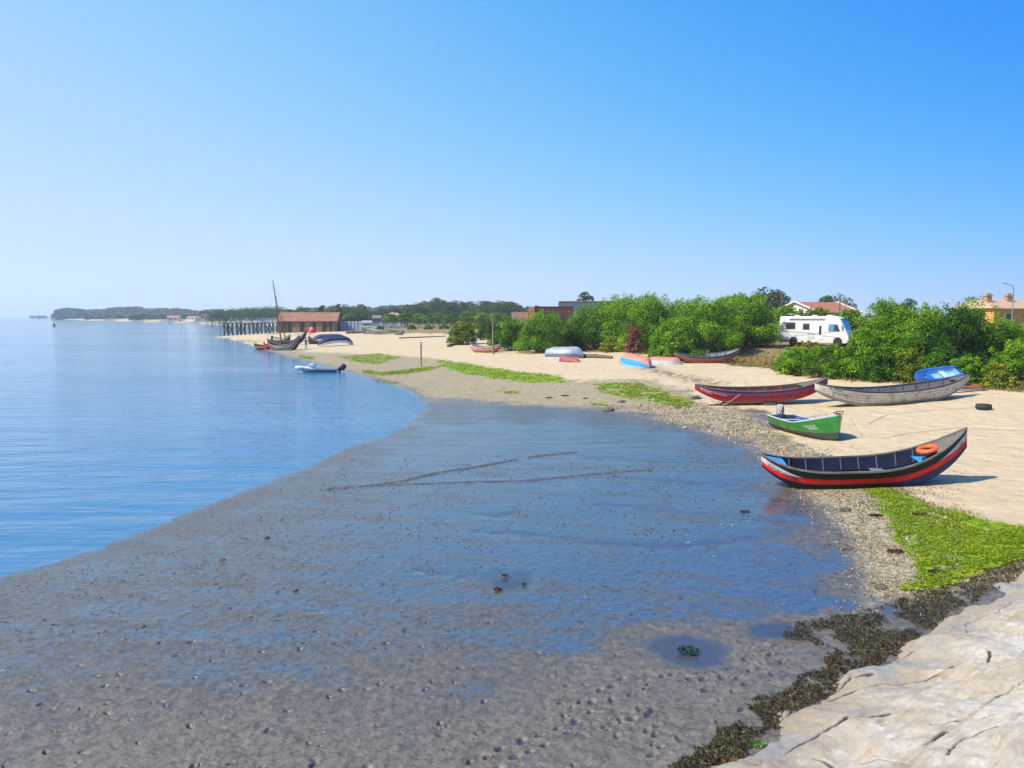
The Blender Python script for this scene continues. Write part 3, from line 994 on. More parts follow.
def lie(root, pxs, pxb, heel=0.0, dz=0.0, flip=0.0):
    """lay the boat's keel on the ground between two seen contact points (stern, bow)"""
    a = ground(*pxs); b = ground(*pxb); m = (a + b) / 2; d = b - a
    yaw = math.atan2(d.y, d.x); trim = math.atan2(d.z, math.hypot(d.x, d.y))
    pose(root, m.x, m.y, m.z + dz, yaw, heel, trim)
    return m, yaw


def outboard(parent, x, z, cover, leg_mat, s=1.0, tilt=0.0, y=0.0):
    mb = MB()
    prof = [(0.02, .50), (.10, .49), (.145, .42), (.155, .30), (.15, .12), (.12, .02), (.05, 0)]
    mb.lathe([(r * s, (h + .12) * s) for r, h in prof][::-1], 14, (0, 0, 0))
    for i, v in enumerate(mb.v):
        mb.v[i] = (v[0] * 1.45 - .05 * s, v[1] * .95, v[2])
    o = mb.build('outboard_motor', cover, parent, smooth=True, sharp=60)
    lg = MB()
    lg.box((-.02 * s, 0, -.14 * s), (.16 * s, .10 * s, .56 * s), taper=1.1); lg.box((-.05 * s, 0, -.46 * s), (.34 * s, .16 * s, .02 * s)); lg.box((-.03 * s, 0, -.56 * s), (.34 * s, .07 * s, .09 * s))
    lg.prism([(-.12 * s, -.60 * s), (.05 * s, -.60 * s), (-.02 * s, -.74 * s)], -.008 * s, .008 * s)
    lg.box((.14 * s, 0, .08 * s), (.12 * s, .22 * s, .26 * s))
    l = lg.build('motor_leg', leg_mat, o, bevel=.01 * s)
    pr = MB()
    for k in range(3):
        a = k * 2.094
        pr.box((-.24 * s, math.cos(a) * .06 * s, -.56 * s + math.sin(a) * .06 * s), (.015 * s, .06 * s, .11 * s), Matrix.Rotation(a + 1.57, 3, 'X') @ Matrix.Rotation(.5, 3, 'Z'))
    pr.build('propeller', leg_mat, o)
    o.location = (x, y, z); o.rotation_euler = (0, tilt, 0)
    return o


def build_boats():
    navy = pmat('navy_paint', (.012, .020, .085), (.018, .028, .12), 3, .5, .1, worn=(.07, .06, .06), wear=.30, spec=.25)
    nt = navy.node_tree; bs = nt.nodes['Principled BSDF']; src = bs.inputs['Base Color'].links[0].from_socket       # the navy of the bow gives way to tar amidships
    sx = nt.nodes.new('ShaderNodeSeparateXYZ'); tc = nt.nodes.new('ShaderNodeTexCoord'); nt.links.new(tc.outputs['Object'], sx.inputs[0])
    mr = nt.nodes.new('ShaderNodeMapRange'); mr.inputs['From Min'].default_value = .3; mr.inputs['From Max'].default_value = .9; nt.links.new(sx.outputs[0], mr.inputs[0])
    mx = nt.nodes.new('ShaderNodeMix'); mx.data_type = 'RGBA'; mx.inputs[6].default_value = (.007, .007, .010, 1); nt.links.new(mr.outputs[0], mx.inputs[0]); nt.links.new(src, mx.inputs[7]); nt.links.new(mx.outputs[2], bs.inputs['Base Color'])
    navy_in = pmat('navy_lining', (.008, .011, .032), (.014, .018, .045), 5, .7, .15, worn=(.08, .08, .085), wear=.30, spec=.15)
    black = pmat('black_green_wale', (.006, .013, .012), (.012, .022, .018), 4, .5, .1, worn=(.075, .075, .065), wear=.36, wscale=9, spec=.2, stretch=(1, 1, 3), grime=0.42)
    tar = pmat('tarred_bottom', (.008, .008, .010), (.016, .016, .017), 4, .6, .2, worn=(.07, .06, .05), wear=.3, grime=0.42)
    red = pmat('red_stripe_paint', (.66, .006, .012), (.58, .008, .012), 3, .45, .05, worn=(.50, .12, .08), wear=.36, wscale=10, spec=.25, grime=0.42)
    whitep = pmat('worn_white_paint', (.46, .47, .50), (.34, .34, .35), 6, .65, .1, worn=(.16, .14, .12), wear=.38)
    bluep = pmat('bright_blue_paint', (.03, .22, .58), (.05, .30, .62), 4, .5, .05, worn=(.3, .36, .42), wear=.3)
    greyblue = pmat('grey_blue_wood', (.11, .13, .19), (.16, .18, .24), 6, .7, .1)
    greywood = pmat('grey_weathered_wood', (.17, .155, .13), (.085, .075, .06), 5, .85, .3, stretch=(.4, 3, 3))
    orange = pmat('orange_plastic', (.72, .115, .02), (.62, .09, .018), 5, .45)
    ink = pmat('dark_lettering', (.02, .02, .03), rough=.6)
    inkw = pmat('white_lettering', (.62, .60, .60), rough=.6)
    rope = pmat('rope_fibre', (.46, .38, .26), (.36, .29, .19), 30, .9)

    # --- the dark boat with the red stripe
    t = thing('wooden_boat', 'large black wooden boat with a red stripe and navy bottom, orange ring inside', 'boat')
    h = Hull(5.4, 1.62, .60, 1.50, 1.02, kb=1.15, ks=1.0, ub=.32, us=.60, eb=2.3, es=4.0, pb=2.2, ps=3.6, cw=.70, kend=.64)

    def end(tt, a, b):                                  # how far towards either end
        return sstep(a, b, abs(2 * tt - 1))
    f1 = lambda q: .34 - .16 * end(q, .62, .98)
    f2 = lambda q: f1(q) + (.40 * end(q, .58, .97) if q < .5 else .34 * end(q, .60, .99)) + .001
    f3 = lambda q: f2(q) + .27 - .02 * end(q, .6, 1)
    f4 = lambda q: 1.0
    hull_outer(h, [(f1, 0), (f2, 1), (f3, 2), (f4, 3), (lambda q: h.vmax, 4)], [black, whitep, red, navy, tar], t, seams=(lambda q: f1(q) + .0, lambda q: f2(q), lambda q: f3(q), lambda q: f1(q) * .55), seam_mi=4)
    hull_inner(h, navy_in, t)
    gunwale(h, greywood, t, w=.065)
    ribs(h, [.16, .25, .34, .43, .52, .61, .70, .78], pmat('rib_wood', (.065, .075, .115), (.10, .11, .15), 6, .8), t, .03, .04)
    deck(h, .84, .99, greywood, t, .02, .04); deck(h, .01, .115, bluep, t, .03, .05, 'afterdeck')
    thwart(h, .60, .45, greyblue, t, .34); thwart(h, .80, .62, bluep, t, .30); thwart(h, .20, .55, greyblue, t, .20)
    mb = MB()
    for sd in (1, -1):
        rows = []
        for i in range(20):
            q = .2 + .58 * i / 19; p = h.pt(q, .55, sd, h.th)
            rows.append([(p.x, p.y, p.z), (p.x, p.y - sd * .06, p.z), (p.x, p.y - sd * .06, p.z - .05), (p.x, p.y, p.z - .05)])
        mb.quad_grid(rows, closed=True)
    mb.build('stringer', navy_in, t)
    hull_text(h, 'AVEIRO', .105, f2(.13) + .20, .115, -1, ink, t)
    hull_text(h, 'JEANES DE VERA', .03, f1(.1) + .26, .10, -1, ink, t, vslope=.02)
    m, yaw = lie(t, (818, 485), (907, 482), heel=R(4.5), dz=-.03)
    M = t.rotation_quaternion.to_matrix()
    # life ring lying on the foremost thwart
    lr = thing('life_ring', 'orange life ring lying across the bow of the black boat', 'life ring')
    strap_m = pmat('strap_cloth', (.62, .16, .05), (.55, .12, .04), 8, .8)
    mb = MB(); mb.torus(.225, .068, 36, 12); mb.build('float_ring', orange, lr, smooth=True)
    for k in range(4):
        mb = MB()
        a = R(45 + 90 * k); c = Vector((math.cos(a), math.sin(a), 0)); tt_ = Vector((-c.y, c.x, 0))
        rows = []
        for s_ in (-.035, .035):
            rows.append([tuple(c * (.225 + .074 * math.cos(j * R(30))) + tt_ * s_ + Vector((0, 0,   .074 * math.sin(j * R(30))))) for j in range(12)])
        mb.quad_grid(rows, closed=True)
        mb.build('strap', strap_m, lr, smooth=True)
    b_, g_, k_ = h.prof(.80)
    p = t.location + M @ Vector(((.815 - .5) * h.L, -.02, g_ + .07))
    lr.rotation_mode = 'QUATERNION'; lr.rotation_quaternion = (M @ Matrix.Rotation(R(-12), 3, 'Y')).to_quaternion(); lr.location = p

    # --- green motor boat
    gr = pmat('green_gloss_paint', (.016, .135, .016), (.03, .19, .022), 2.5, .3, .03, worn=(.10, .26, .08), wear=.34, grime=0.34)
    pale = pmat('pale_blue_grp', (.36, .47, .58), (.42, .53, .63), 3, .45)
    t = thing('motor_boat', 'green motor boat with pale blue deck and a covered outboard on the sand', 'boat')
    h = Hull(3.9, 1.62, .46, .98, .50, kb=2.6, ub=.72, us=.5, eb=1.5, es=2, pb=2.3, ps=2.2, cw=.80, transom=.82, kend=.10)
    hull_outer(h, [(lambda q: .045, 1), (lambda q: .66 + .06 * q, 0), (lambda q: h.vmax, 2)], [gr, pmat('pale_rail', (.42, .52, .56), rough=.5), pmat('dark_antifoul', (.022, .030, .026), (.045, .05, .045), 5, .7, worn=(.13, .12, .09), wear=.35)], t)
    hull_inner(h, pmat('dark_blue_well', (.035, .055, .10), (.05, .075, .13), 4, .6), t, .02, .97)
    gunwale(h, pale, t, w=.075, th=.035)
    deck(h, .56, .985, pale, t, -.01, .10, 'foredeck')
    thwart(h, .30, .55, pale, t, .30); thwart(h, .08, .70, pale, t, .26)
    mb = MB()
    for sd in (1, -1):
        pts = [h.pt(q, 0, sd) * 1.0 + Vector((0, -sd * .10, .13)) for q in (.60, .70, .80, .90)]
        mb.tube(pts, .011, 6)
        for q in (.60, .70, .80, .90):
            p = h.pt(q, 0, sd) + Vector((0, -sd * .10, 0)); mb.tube([p, p + Vector((0, 0, .13))], .009, 6)
    mb.build('handrail', pmat('steel_rail', (.35, .36, .38), rough=.35, metal=.8), t, smooth=True)
    mb = MB(); b0, g0, _ = h.prof(.985); xx = .485 * h.L
    mb.box((xx - .10, 0, g0 + .06), (.34, .10, .05)); mb.tube([(xx + .05, -.16, g0 + .15), (xx + .05, .16, g0 + .15)], .018, 6); mb.tube([(xx + .05, -.13, g0), (xx + .05, -.13, g0 + .16)], .014, 6); mb.tube([(xx + .05, .13, g0), (xx + .05, .13, g0 + .16)], .014, 6)
    mb.build('bow_fitting', pmat('rusty_fitting', (.14, .07, .035), rough=.8), t)
    N = NT('striped_cover'); wv = N.new('ShaderNodeTexWave', wave_type='BANDS', bands_direction='X'); wv.inputs['Scale'].default_value = 6; wv.inputs['Distortion'].default_value = 5; wv.inputs['Detail Scale'].default_value = 1.2
    N.l(N.coord(), wv.inputs['Vector']); N.set('Base Color', N.ramp(wv.outputs['Fac'], [(.42, (.03, .03, .05)), (.55, (.55, .53, .54))])); N.set('Roughness', .8)
    dk = pmat('dark_motor_grey', (.03, .032, .036), (.05, .05, .055), 4, .5)
    outboard(t, -.5 * h.L - .08, .34, N.mat, dk, .95, 0.0)
    hull_text(h, 'CASA-5146', .70, .40, .10, -1, inkw, t); hull_text(h, 'TORREIRA', .73, .53, .10, -1, inkw, t)
    lie(t, (783, 427), (835, 440.5), heel=R(-2), dz=.0)

    # --- red boat
    redh = pmat('crimson_paint', (.44, .006, .022), (.34, .007, .024), 2.5, .5, .08, worn=(.40, .11, .09), wear=.38, wscale=9, spec=.25, grime=0.42)
    vio = pmat('violet_blue_stripe', (.05, .055, .36), (.08, .08, .42), 3, .5)
    t = thing('wooden_boat', 'red wooden boat with a violet stripe, propped on dark blocks beside the white boat', 'boat')
    h = Hull(6.7, 1.55, .62, 1.08, .98, kb=1.5, ks=1.3, ub=.25, us=.45, eb=2.5, es=2.6, pb=2.4, ps=2.8, cw=.7, kend=.72)
    hull_outer(h, [(lambda q: .22 + .04 * sstep(.3, .0, q), 1), (lambda q: .34, 2), (lambda q: 1.0, 0), (lambda q: h.vmax, 3)], [redh, pmat('dark_red_wale', (.13, .010, .020), (.2, .012, .03), 4, .5), vio, tar], t, seams=(.5, .68, .84, .12), seam_mi=3)
    hull_inner(h, pmat('maroon_lining', (.11, .012, .024), (.05, .012, .02), 4, .7), t)
    gunwale(h, greywood, t, w=.08)
    ribs(h, [.2, .32, .44, .56, .68], greywood, t, .04, .04)
    deck(h, .80, .99, greywood, t, .02, .04)
    thwart(h, .45, .7, redh, t, .3); thwart(h, .66, .7, redh, t, .3); thwart(h, .25, .7, redh, t, .25)
    hull_text(h, 'SENHORA DA SAUDE', .03, .46, .13, -1, inkw, t, vslope=.02); hull_text(h, 'A-1402-L', .04, .62, .13, -1, inkw, t)
    lie(t, (716, 405.5), (806, 402.5), heel=R(3), dz=.16)
    for px, py in ((729, 406), (770, 405.3)):
        g = ground(px, py)
        b = thing('wood_block', 'dark timber block propping up the red boat %s' % ('near its stern' if px < 750 else 'amidships'), 'block', g)
        mb = MB(); mb.box((0, .15, .06), (.62, .34, .24)); mb.build('block_body', tar, b, bevel=.012)
        mb = MB(); mb.prism([(-.2, .18), (.2, .18), (.2, .215), (-.2, .245)], .02, .28); mb.build('wedge', greywood, b)

    # --- long white boat
    wh = pmat('grey_white_paint', (.66, .63, .56), (.52, .49, .42), 2.2, .7, .1, worn=(.26, .20, .13), wear=.40, stretch=(1, 1, .5), grime=0.42)
    t = thing('wooden_boat', 'long worn white wooden boat with blue inside, pulled up before the hedge', 'boat')
    h = Hull(8.5, 1.62, .66, 1.10, 1.25, kb=1.25, ks=1.15, ub=.48, us=.46, eb=2.2, es=2.2, pb=2.5, ps=2.4, cw=.68, kend=.70)
    hull_outer(h, [(lambda q: .10, 1), (lambda q: .80, 0), (lambda q: 1.0, 2), (lambda q: h.vmax, 3)], [wh, pmat('dark_brown_wale', (.06, .045, .045), (.10, .08, .075), 4, .7), pmat('stained_lower_side', (.33, .29, .22), (.24, .2, .14), 3, .8), pmat('olive_bottom', (.07, .06, .035), (.11, .09, .06), 3, .8)], t, seams=(.28, .46, .64, .82), seam_mi=3)
    hull_inner(h, pmat('grey_lining', (.11, .105, .12), (.19, .18, .19), 4, .75), t)
    gunwale(h, pmat('dark_gunwale', (.065, .05, .055), (.11, .09, .09), 5, .7), t, w=.09)
    ribs(h, [.14, .22, .30, .38, .46, .54, .62, .70, .78, .86], greywood, t, .04, .045)
    deck(h, .01, .13, greywood, t, .02, .04, 'afterdeck'); deck(h, .9, .99, greywood, t, .02, .04)
    thwart(h, .30, .40, bluep, t, .5); thwart(h, .42, .40, bluep, t, .7); thwart(h, .55, .40, bluep, t, .6); thwart(h, .72, .5, greywood, t, .3)
    hull_text(h, 'A-2931-L', .07, .30, .17, -1, ink, t); hull_text(h, 'DIVA-NORTE', .085, .52, .15, -1, ink, t)
    lie(t, (836, 407), (948, 398), heel=R(3), dz=.02)

    # --- blue dinghy leaning behind it
    bl = pmat('strong_blue_grp', (.015, .10, .46), (.02, .13, .52), 3, .35)
    t = thing('dinghy', 'small bright blue dinghy tipped on its side behind the white boat', 'boat')
    h = Hull(2.35, 1.2, .42, .55, .46, kb=2, ub=.6, us=.6, eb=2, es=2, pb=2.6, ps=2.4, transom=.7, round_=True, kend=.5, th=.05)
    hull_outer(h, [(lambda q: 1.0, 0)], [bl], t); hull_inner(h, pmat('light_blue_lining', (.18, .40, .62), (.25, .46, .66), 3, .4), t, .04, .95)
    gunwale(h, bl, t, w=.12, th=.06)
    thwart(h, .62, .6, bl, t, .22); thwart(h, .3, .6, pale, t, .28)
    g = ground(945, 391); pose(t, g.x, g.y + .9, g.z + .48, R(178), R(-24), R(-8))

    # --- red boat by the hedge
    t = thing('wooden_boat', 'faded red boat with grey inside, lying against the dry bank below the hedge', 'boat')
    h = Hull(5.6, 1.5, .62, 1.15, .9, kb=1.4, ks=1.4, ub=.4, us=.4, eb=2.3, es=2.5, pb=2.4, ps=2.6, kend=.7)
    fr = pmat('faded_red', (.34, .07, .045), (.25, .05, .04), 3, .7, worn=(.3, .25, .2), wear=.4)
    hull_outer(h, [(lambda q: .30, 1), (lambda q: .44, 2), (lambda q: h.vmax, 0)], [fr, pmat('slate_wale', (.09, .10, .14), (.06, .06, .08), 4, .7), pmat('ochre_line', (.34, .22, .08), rough=.7)], t)
    hull_inner(h, pmat('pale_grey_lining', (.30, .33, .38), (.2, .22, .27), 4, .8), t)
    gunwale(h, greywood, t); ribs(h, [.2, .32, .44, .56, .68, .8], greywood, t, .05, .05)
    thwart(h, .4, .6, greywood, t, .25); thwart(h, .65, .6, greywood, t, .25)
    lie(t, (687, 362.5), (726, 362), heel=R(8), dz=.0)

    # --- red and white boat by the pole
    t = thing('wooden_boat', 'small red and white striped boat drawn up beside the tall pole', 'boat')
    h = Hull(4.3, 1.5, .62, .98, 1.0, kb=1.6, ks=1.6, ub=.5, us=.5, eb=2, es=2, pb=2.4, ps=2.4, kend=.6)
    hull_outer(h, [(lambda q: .16, 1), (lambda q: .36, 2), (lambda q: .5, 1), (lambda q: h.vmax, 0)], [pmat('brick_red', (.40, .07, .045), (.32, .055, .04), 3, .6), pmat('cream_strake', (.55, .47, .42), rough=.6), pmat('salmon_strake', (.46, .17, .12), rough=.6)], t)
    hull_inner(h, pmat('violet_lining', (.20, .10, .20), (.28, .14, .20), 4, .7), t)
    gunwale(h, pmat('cream_gunwale', (.55, .48, .42), rough=.6), t, w=.09, th=.06); thwart(h, .4, .7, greywood, t, .25); thwart(h, .65, .7, greywood, t, .25)
    ribs(h, [.3, .5, .7], greywood, t, .05, .04)
    lie(t, (474, 352.5), (498, 352.3), heel=R(4), dz=0)

    # --- overturned boats
    def turned(label, L, B, D, hb, hs, mats, bands, pxa, pxb, zoff, trimx=0.0, heel=0.0, round_=True, transom=0.0, extra=None, name='overturned_boat', **kw):
        t = thing(name, label, 'boat')
        h = Hull(L, B, D, hb, hs, round_=round_, transom=transom, **kw)
        hull_outer(h, bands, mats, t); hull_inner(h, mats[0], t, .03, .97)
        gunwale(h, mats[1 % len(mats)], t, w=.10, th=.06)
        mb = MB()
        for q0, q1 in ((.12, .95),):
            rows = []
            for i in range(24):
                q = q0 + (q1 - q0) * i / 23; p = h.pt(q, h.vmax, 1)
                rows.append([(p.x, -.025, p.z), (p.x, .025, p.z), (p.x, .025, p.z - .05), (p.x, -.025, p.z - .05)])
            mb.quad_grid(rows, closed=True); mb.poly(rows[0]); mb.poly(rows[-1])
        mb.build('keel_strip', mats[-1], t)
        if extra:
            extra(t, h)
        a = ground(*pxa); b = ground(*pxb); m = (a + b) / 2; d = b - a
        yaw = math.atan2(d.y, d.x)
        t.rotation_mode = 'QUATERNION'
        M = Matrix.Rotation(yaw, 3, 'Z') @ Matrix.Rotation(trimx, 3, 'Y') @ Matrix.Rotation(math.pi + heel, 3, 'X')
        t.rotation_quaternion = M.to_quaternion(); t.location = (m.x, m.y, m.z + zoff)
        return t
    ob = pmat('orange_bottom', (.55, .20, .13), (.48, .16, .10), 3, .7, worn=(.58, .38, .28), wear=.4)
    sb = pmat('sky_blue_side', (.03, .24, .60), (.04, .28, .62), 3, .5)
    turned('overturned dinghy, sky blue sides and salmon bottom, on the open sand', 4.0, 1.9, .95, .98, .90, [sb, pmat('pale_blue_rail', (.25, .42, .62), rough=.6), ob], [(lambda q: .12, 1), (lambda q: .46, 0), (lambda q: 1.0, 2)],
           (621, 363.5), (656, 369.5), .92, trimx=R(3), transom=.62, kb=2.2, ub=.5, eb=2, es=2, kend=.6, pb=2.2)
    turned('overturned small dinghy with a dusty pink bottom, half hidden behind the blue one', 3.0, 1.4, .52, .56, .52, [pmat('pale_grey_side', (.42, .46, .52), rough=.6), pmat('white_rail', (.55, .55, .55), rough=.6), pmat('dusty_pink', (.48, .21, .17), (.42, .18, .14), 3, .7)],
           [(lambda q: .3, 0), (lambda q: 1.0, 2)], (652, 362.5), (678, 364), .5, transom=.6, kend=.5)
    gs = pmat('silver_tarpaulin', (.20, .23, .32), (.34, .37, .45), 2.5, .45, .3, bscale=7)
    turned('overturned boat with a silver grey bottom lying before the hedge', 3.9, 1.9, 1.15, 1.25, 1.1, [pmat('dark_grey_side', (.12, .13, .17), rough=.6), pmat('pale_edge', (.45, .46, .5), rough=.6), gs], [(lambda q: .10, 1), (lambda q: .30, 0), (lambda q: 1.0, 2)],
           (549, 358.2), (582, 358.2), 1.08, trimx=R(-2), transom=.7, kend=.5, pb=2.4)
    turned('overturned rotten boat with orange and purple planks, in front of the silver one', 3.0, 1.2, .48, .9, .4, [pmat('purple_plank', (.14, .04, .12), (.28, .08, .10), 3, .8), pmat('brown_rail', (.13, .08, .06), rough=.8), pmat('burnt_orange', (.42, .12, .05), (.2, .07, .08), 4, .8)],
           [(lambda q: .4, 0), (lambda q: 1.0, 2)], (556, 361), (585, 362.5), .40, trimx=R(4), kend=.5)
    dn = pmat('deep_blue_bottom', (.03, .035, .12), (.02, .022, .06), 2, .55, worn=(.16, .15, .16), wear=.34)
    pe = pmat('dusty_white_rim', (.72, .68, .65), (.6, .56, .53), 3, .8)
    for lab, pa, pb_, L, hh in (('overturned dark blue boat with a broad white rim, resting on the sand near the boathouse', (321, 347.0), (351, 344.9), 6.4, 1.5), ('overturned dark boat with a grey rim, behind the white rimmed overturned boat', (314, 343.6), (345, 342.2), 6.8, 1.5)):
        turned(lab, L, 2.0, .70, hh, 1.35, [dn, pe, dn], [(lambda q: .42, 1), (lambda q: 1.38, 0)], pa, pb_, 1.42, trimx=R(-1), round_=False, ub=.4, us=.4, kb=1.6, ks=1.4, kend=.75, eb=2.0, es=2.0, heel=R(10))

    # --- motor skiff afloat
    t = thing('motor_skiff', 'small blue and white motor skiff afloat near the shore, dark outboard tilted', 'boat')
    h = Hull(3.15, 1.3, .46, .62, .44, kb=2.2, ub=.6, eb=1.8, pb=2.2, transom=.85, round_=True, kend=.45)
    wp = pmat('white_grp', (.62, .64, .66), rough=.4)
    hull_outer(h, [(lambda q: .08, 1), (lambda q: .60, 0), (lambda q: 1.0, 2)], [pmat('teal_blue', (.03, .11, .19), (.04, .13, .22), 3, .4), wp, pmat('dark_under', (.02, .03, .04), rough=.5)], t)
    hull_inner(h, pmat('grey_well', (.22, .23, .24), rough=.6), t, .03, .96); gunwale(h, wp, t, w=.08, th=.04); deck(h, .66, .98, wp, t, -.01, .08); thwart(h, .35, .8, wp, t, .3)
    mb = MB(); mb.lathe([(.02, -.42), (.16, -.36), (.2, -.1), (.2, .12), (.14, .3), (.02, .36)], 12, axis='x'); fo = mb.build('bow_fender', wp, t, smooth=True); fo.location = (1.78, 0, .48)
    mb = MB(); mb.prism([(.35, .62), (.95, .68), (.8, .88), (.42, .84)], -.38, .38); mb.build('cuddy', wp, t, bevel=.03)
    outboard(t, -1.86, .30, pmat('black_cowl', (.015, .018, .02), rough=.4), dk, 1.15, R(-35))
    g = at_z(319, 372, 0.0); pose(t, g[0], g[1], -.13, R(183), 0, R(1))

    # --- moored sailing boats at the point
    stripe = [pmat('grey_band', (.30, .30, .30), rough=.7), pmat('black_band', (.02, .02, .022), rough=.6), pmat('pale_green_band', (.22, .42, .32), rough=.6), pmat('red_band', (.55, .03, .05), rough=.5), pmat('brown_wood', (.17, .085, .035), (.11, .055, .025), 4, .8)]
    t = thing('sailing_boat', 'grey and black traditional sailing boat with a leaning mast and red painted stern', 'boat')
    h = Hull(6.0, 1.8, .80, 2.3, 1.6, kb=1.5, ks=1.5, ub=.4, us=.5, eb=2.6, es=3.0, pb=2.6, ps=2.6, kend=.8)
    mb_f = lambda q: .36
    hull_outer(h, [(lambda q: .16, 1), (lambda q: .5, 0), (lambda q: .68, 1), (lambda q: .82, 0), (lambda q: h.vmax, 1)], stripe, t)
    hull_inner(h, stripe[1], t); gunwale(h, stripe[0], t, w=.12, th=.08); deck(h, .72, .99, stripe[4], t, .03, .05); thwart(h, .4, .7, stripe[4], t, .3); thwart(h, .58, .8, stripe[4], t, .3)
    mb = MB(); rows = []
    for j in range(6):
        rows.append([h.pt(.03 + .25 * i / 12, .02 + .5 * j / 5, -1) + Vector((0, -.02, 0)) for i in range(13)])
    mb.quad_grid(rows); mb.build('red_panel', stripe[3], t, smooth=True)
    mb = MB(); rows = []
    for j in range(6):
        rows.append([h.pt(.285 + .30 * i / 12, .05 + .42 * j / 5, -1) + Vector((0, -.02, 0)) for i in range(13)])
    mb.quad_grid(rows); mb.build('green_panel', stripe[2], t, smooth=True)
    mb = MB(); mb.tube([(-.35, 0, .15), (-.5, 0, 4.0), (-.75, .1, 9.2), (-.85, .1, 10.3)], [.10, .085, .06, .035], 8); mb.build('mast', stripe[4], t, smooth=True)
    mb = MB(); mb.tube([(.2, .15, 1.1), (-.2, .15, 4.5), (-.6, .12, 8.0)], [.04, .05, .03], 7); mb.build('spar', stripe[4], t, smooth=True)
    mb = MB()
    for q in ((2.9, 0, 2.2), (-3.0, 0, 1.4), (-1.3, .8, .9)):
        mb.tube([(-.8, .1, 9.8), q], .008, 5)
    mb.build('rigging', stripe[1], t)
    mb = MB(); mb.prism([(-3.5, 1.5), (-3.75, 1.2), (-3.55, .1), (-3.35, .3)], -.03, .03); mb.build('rudder', stripe[3], t)
    lie(t, (275, 350.4), (294, 350.2), heel=R(5), dz=-.05)
    t = thing('sailing_boat', 'low brown wooden boat with a raised dark prow, beached beside the grey sailing boat', 'boat')
    h = Hull(4.6, 1.4, .62, 1.5, .9, kb=1.4, ks=1.5, ub=.5, us=.4, eb=3, es=2.6, kend=.7)
    hull_outer(h, [(lambda q: .2, 1), (lambda q: .7, 0), (lambda q: h.vmax, 1)], [pmat('ochre_wood', (.30, .15, .05), (.24, .11, .04), 3, .7), pmat('dark_wood', (.04, .025, .018), rough=.8)], t)
    hull_inner(h, stripe[1], t); gunwale(h, stripe[4], t); thwart(h, .4, .7, stripe[4], t, .25); thwart(h, .6, .7, stripe[4], t, .25)
    mb = MB(); mb.prism([(1.9, 1.0), (2.1, .9), (2.3, 2.0), (2.05, 2.05)], -.10, .10); mb.build('prow_post', stripe[1], t)
    lie(t, (258, 349.2), (269, 349.3), dz=0)
    t = thing('sailing_boat', 'brown boat with a high pointed bow, beached behind the grey sailing boat', 'boat')
    h = Hull(6.6, 1.8, .8, 2.6, 1.3, kb=1.5, ks=1.5, ub=.4, us=.5, eb=2.6, es=3.0, kend=.8)
    hull_outer(h, [(lambda q: .3, 1), (lambda q: h.vmax, 0)], [stripe[1], pmat('tan_wood', (.36, .22, .09), (.28, .16, .06), 3, .7)], t)
    hull_inner(h, stripe[4], t); gunwale(h, stripe[4], t, w=.1); deck(h, .75, .99, stripe[4], t); thwart(h, .45, .7, stripe[4], t, .3)
    mb = MB(); mb.tube([(-.2, 0, .2), (-.6, 0, 4.8), (-.7, 0, 5.6)], [.07, .06, .03], 8); mb.build('mast', stripe[4], t, smooth=True)
    lie(t, (280, 345.8), (296, 344.9), heel=R(-4), dz=0)
    t = thing('sailing_boat', 'pale green and white boat with a thin pole mast, farthest of the beached sailing boats', 'boat')
    h = Hull(4.6, 1.6, .7, 1.5, 1.0, kb=1.5, ks=1.5, kend=.7)
    hull_outer(h, [(lambda q: .45, 0), (lambda q: h.vmax, 1)], [pmat('mint_white', (.42, .50, .44), rough=.6), stripe[1]], t)
    hull_inner(h, stripe[1], t); gunwale(h, stripe[0], t); thwart(h, .5, .7, stripe[0], t, .25)
    mb = MB(); mb.tube([(-.4, 0, .2), (-.7, 0, 5.5)], [.05, .03], 7); mb.build('mast', stripe[0], t)
    lie(t, (277, 342.2), (287, 342.2), dz=0)

    t = thing('wooden_boat', 'small brown rowing boat with a raised prow, left of the overturned dark boats', 'boat')
    h = Hull(4.2, 1.5, .6, 1.5, .9, kb=1.5, ks=1.5, kend=.7)
    hull_outer(h, [(lambda q: .25, 1), (lambda q: h.vmax, 0)], [stripe[4], stripe[0]], t); hull_inner(h, stripe[1], t); gunwale(h, stripe[0], t); thwart(h, .4, .7, stripe[4], t, .25); thwart(h, .6, .7, stripe[4], t, .25)
    lie(t, (319, 343.4), (311, 344.2), heel=R(-6), dz=0)

    t = thing('wooden_boat', 'small dull green boat among the timber heaps by the umbrella pines', 'boat')
    h = Hull(4.0, 1.5, .6, 1.0, .9, kb=1.5, ks=1.5, kend=.7)
    hull_outer(h, [(lambda q: .25, 1), (lambda q: h.vmax, 0)], [pmat('dull_green', (.10, .17, .10), rough=.7), stripe[0]], t); hull_inner(h, stripe[1], t); gunwale(h, stripe[0], t); thwart(h, .4, .7, stripe[4], t, .25); thwart(h, .62, .7, stripe[4], t, .25)
    lie(t, (395, 334.6), (403, 334.9), heel=R(6), dz=0)

    # --- mooring lines
    def line(label, pts, r=.012, sag=0):
        w = []
        for (px, py, lift) in pts:
            g = ground(px, py); w.append(Vector((g.x, g.y, g.z + lift)))
        sm = []
        for i in range(len(w) - 1):
            for k in range(8):
                f = k / 8; sm.append(w[i].lerp(w[i + 1], f))
        sm.append(w[-1])
        mb = MB(); mb.tube(sm, r, 6); o = mb.build('mooring_rope', rope, None, smooth=True); tag(o, label, 'rope')
    line('thin rope lying on the sand from the bow of the green boat', [(849, 437, .75), (862, 437, .02), (880, 440, .02), (905, 434, .02), (960, 428, .02), (1023, 431, .02)], .010)
    line('thin pale rope over the side of the red boat', [(740, 406.6, .62), (731, 406.8, .3), (722, 406.2, .02)], .016)
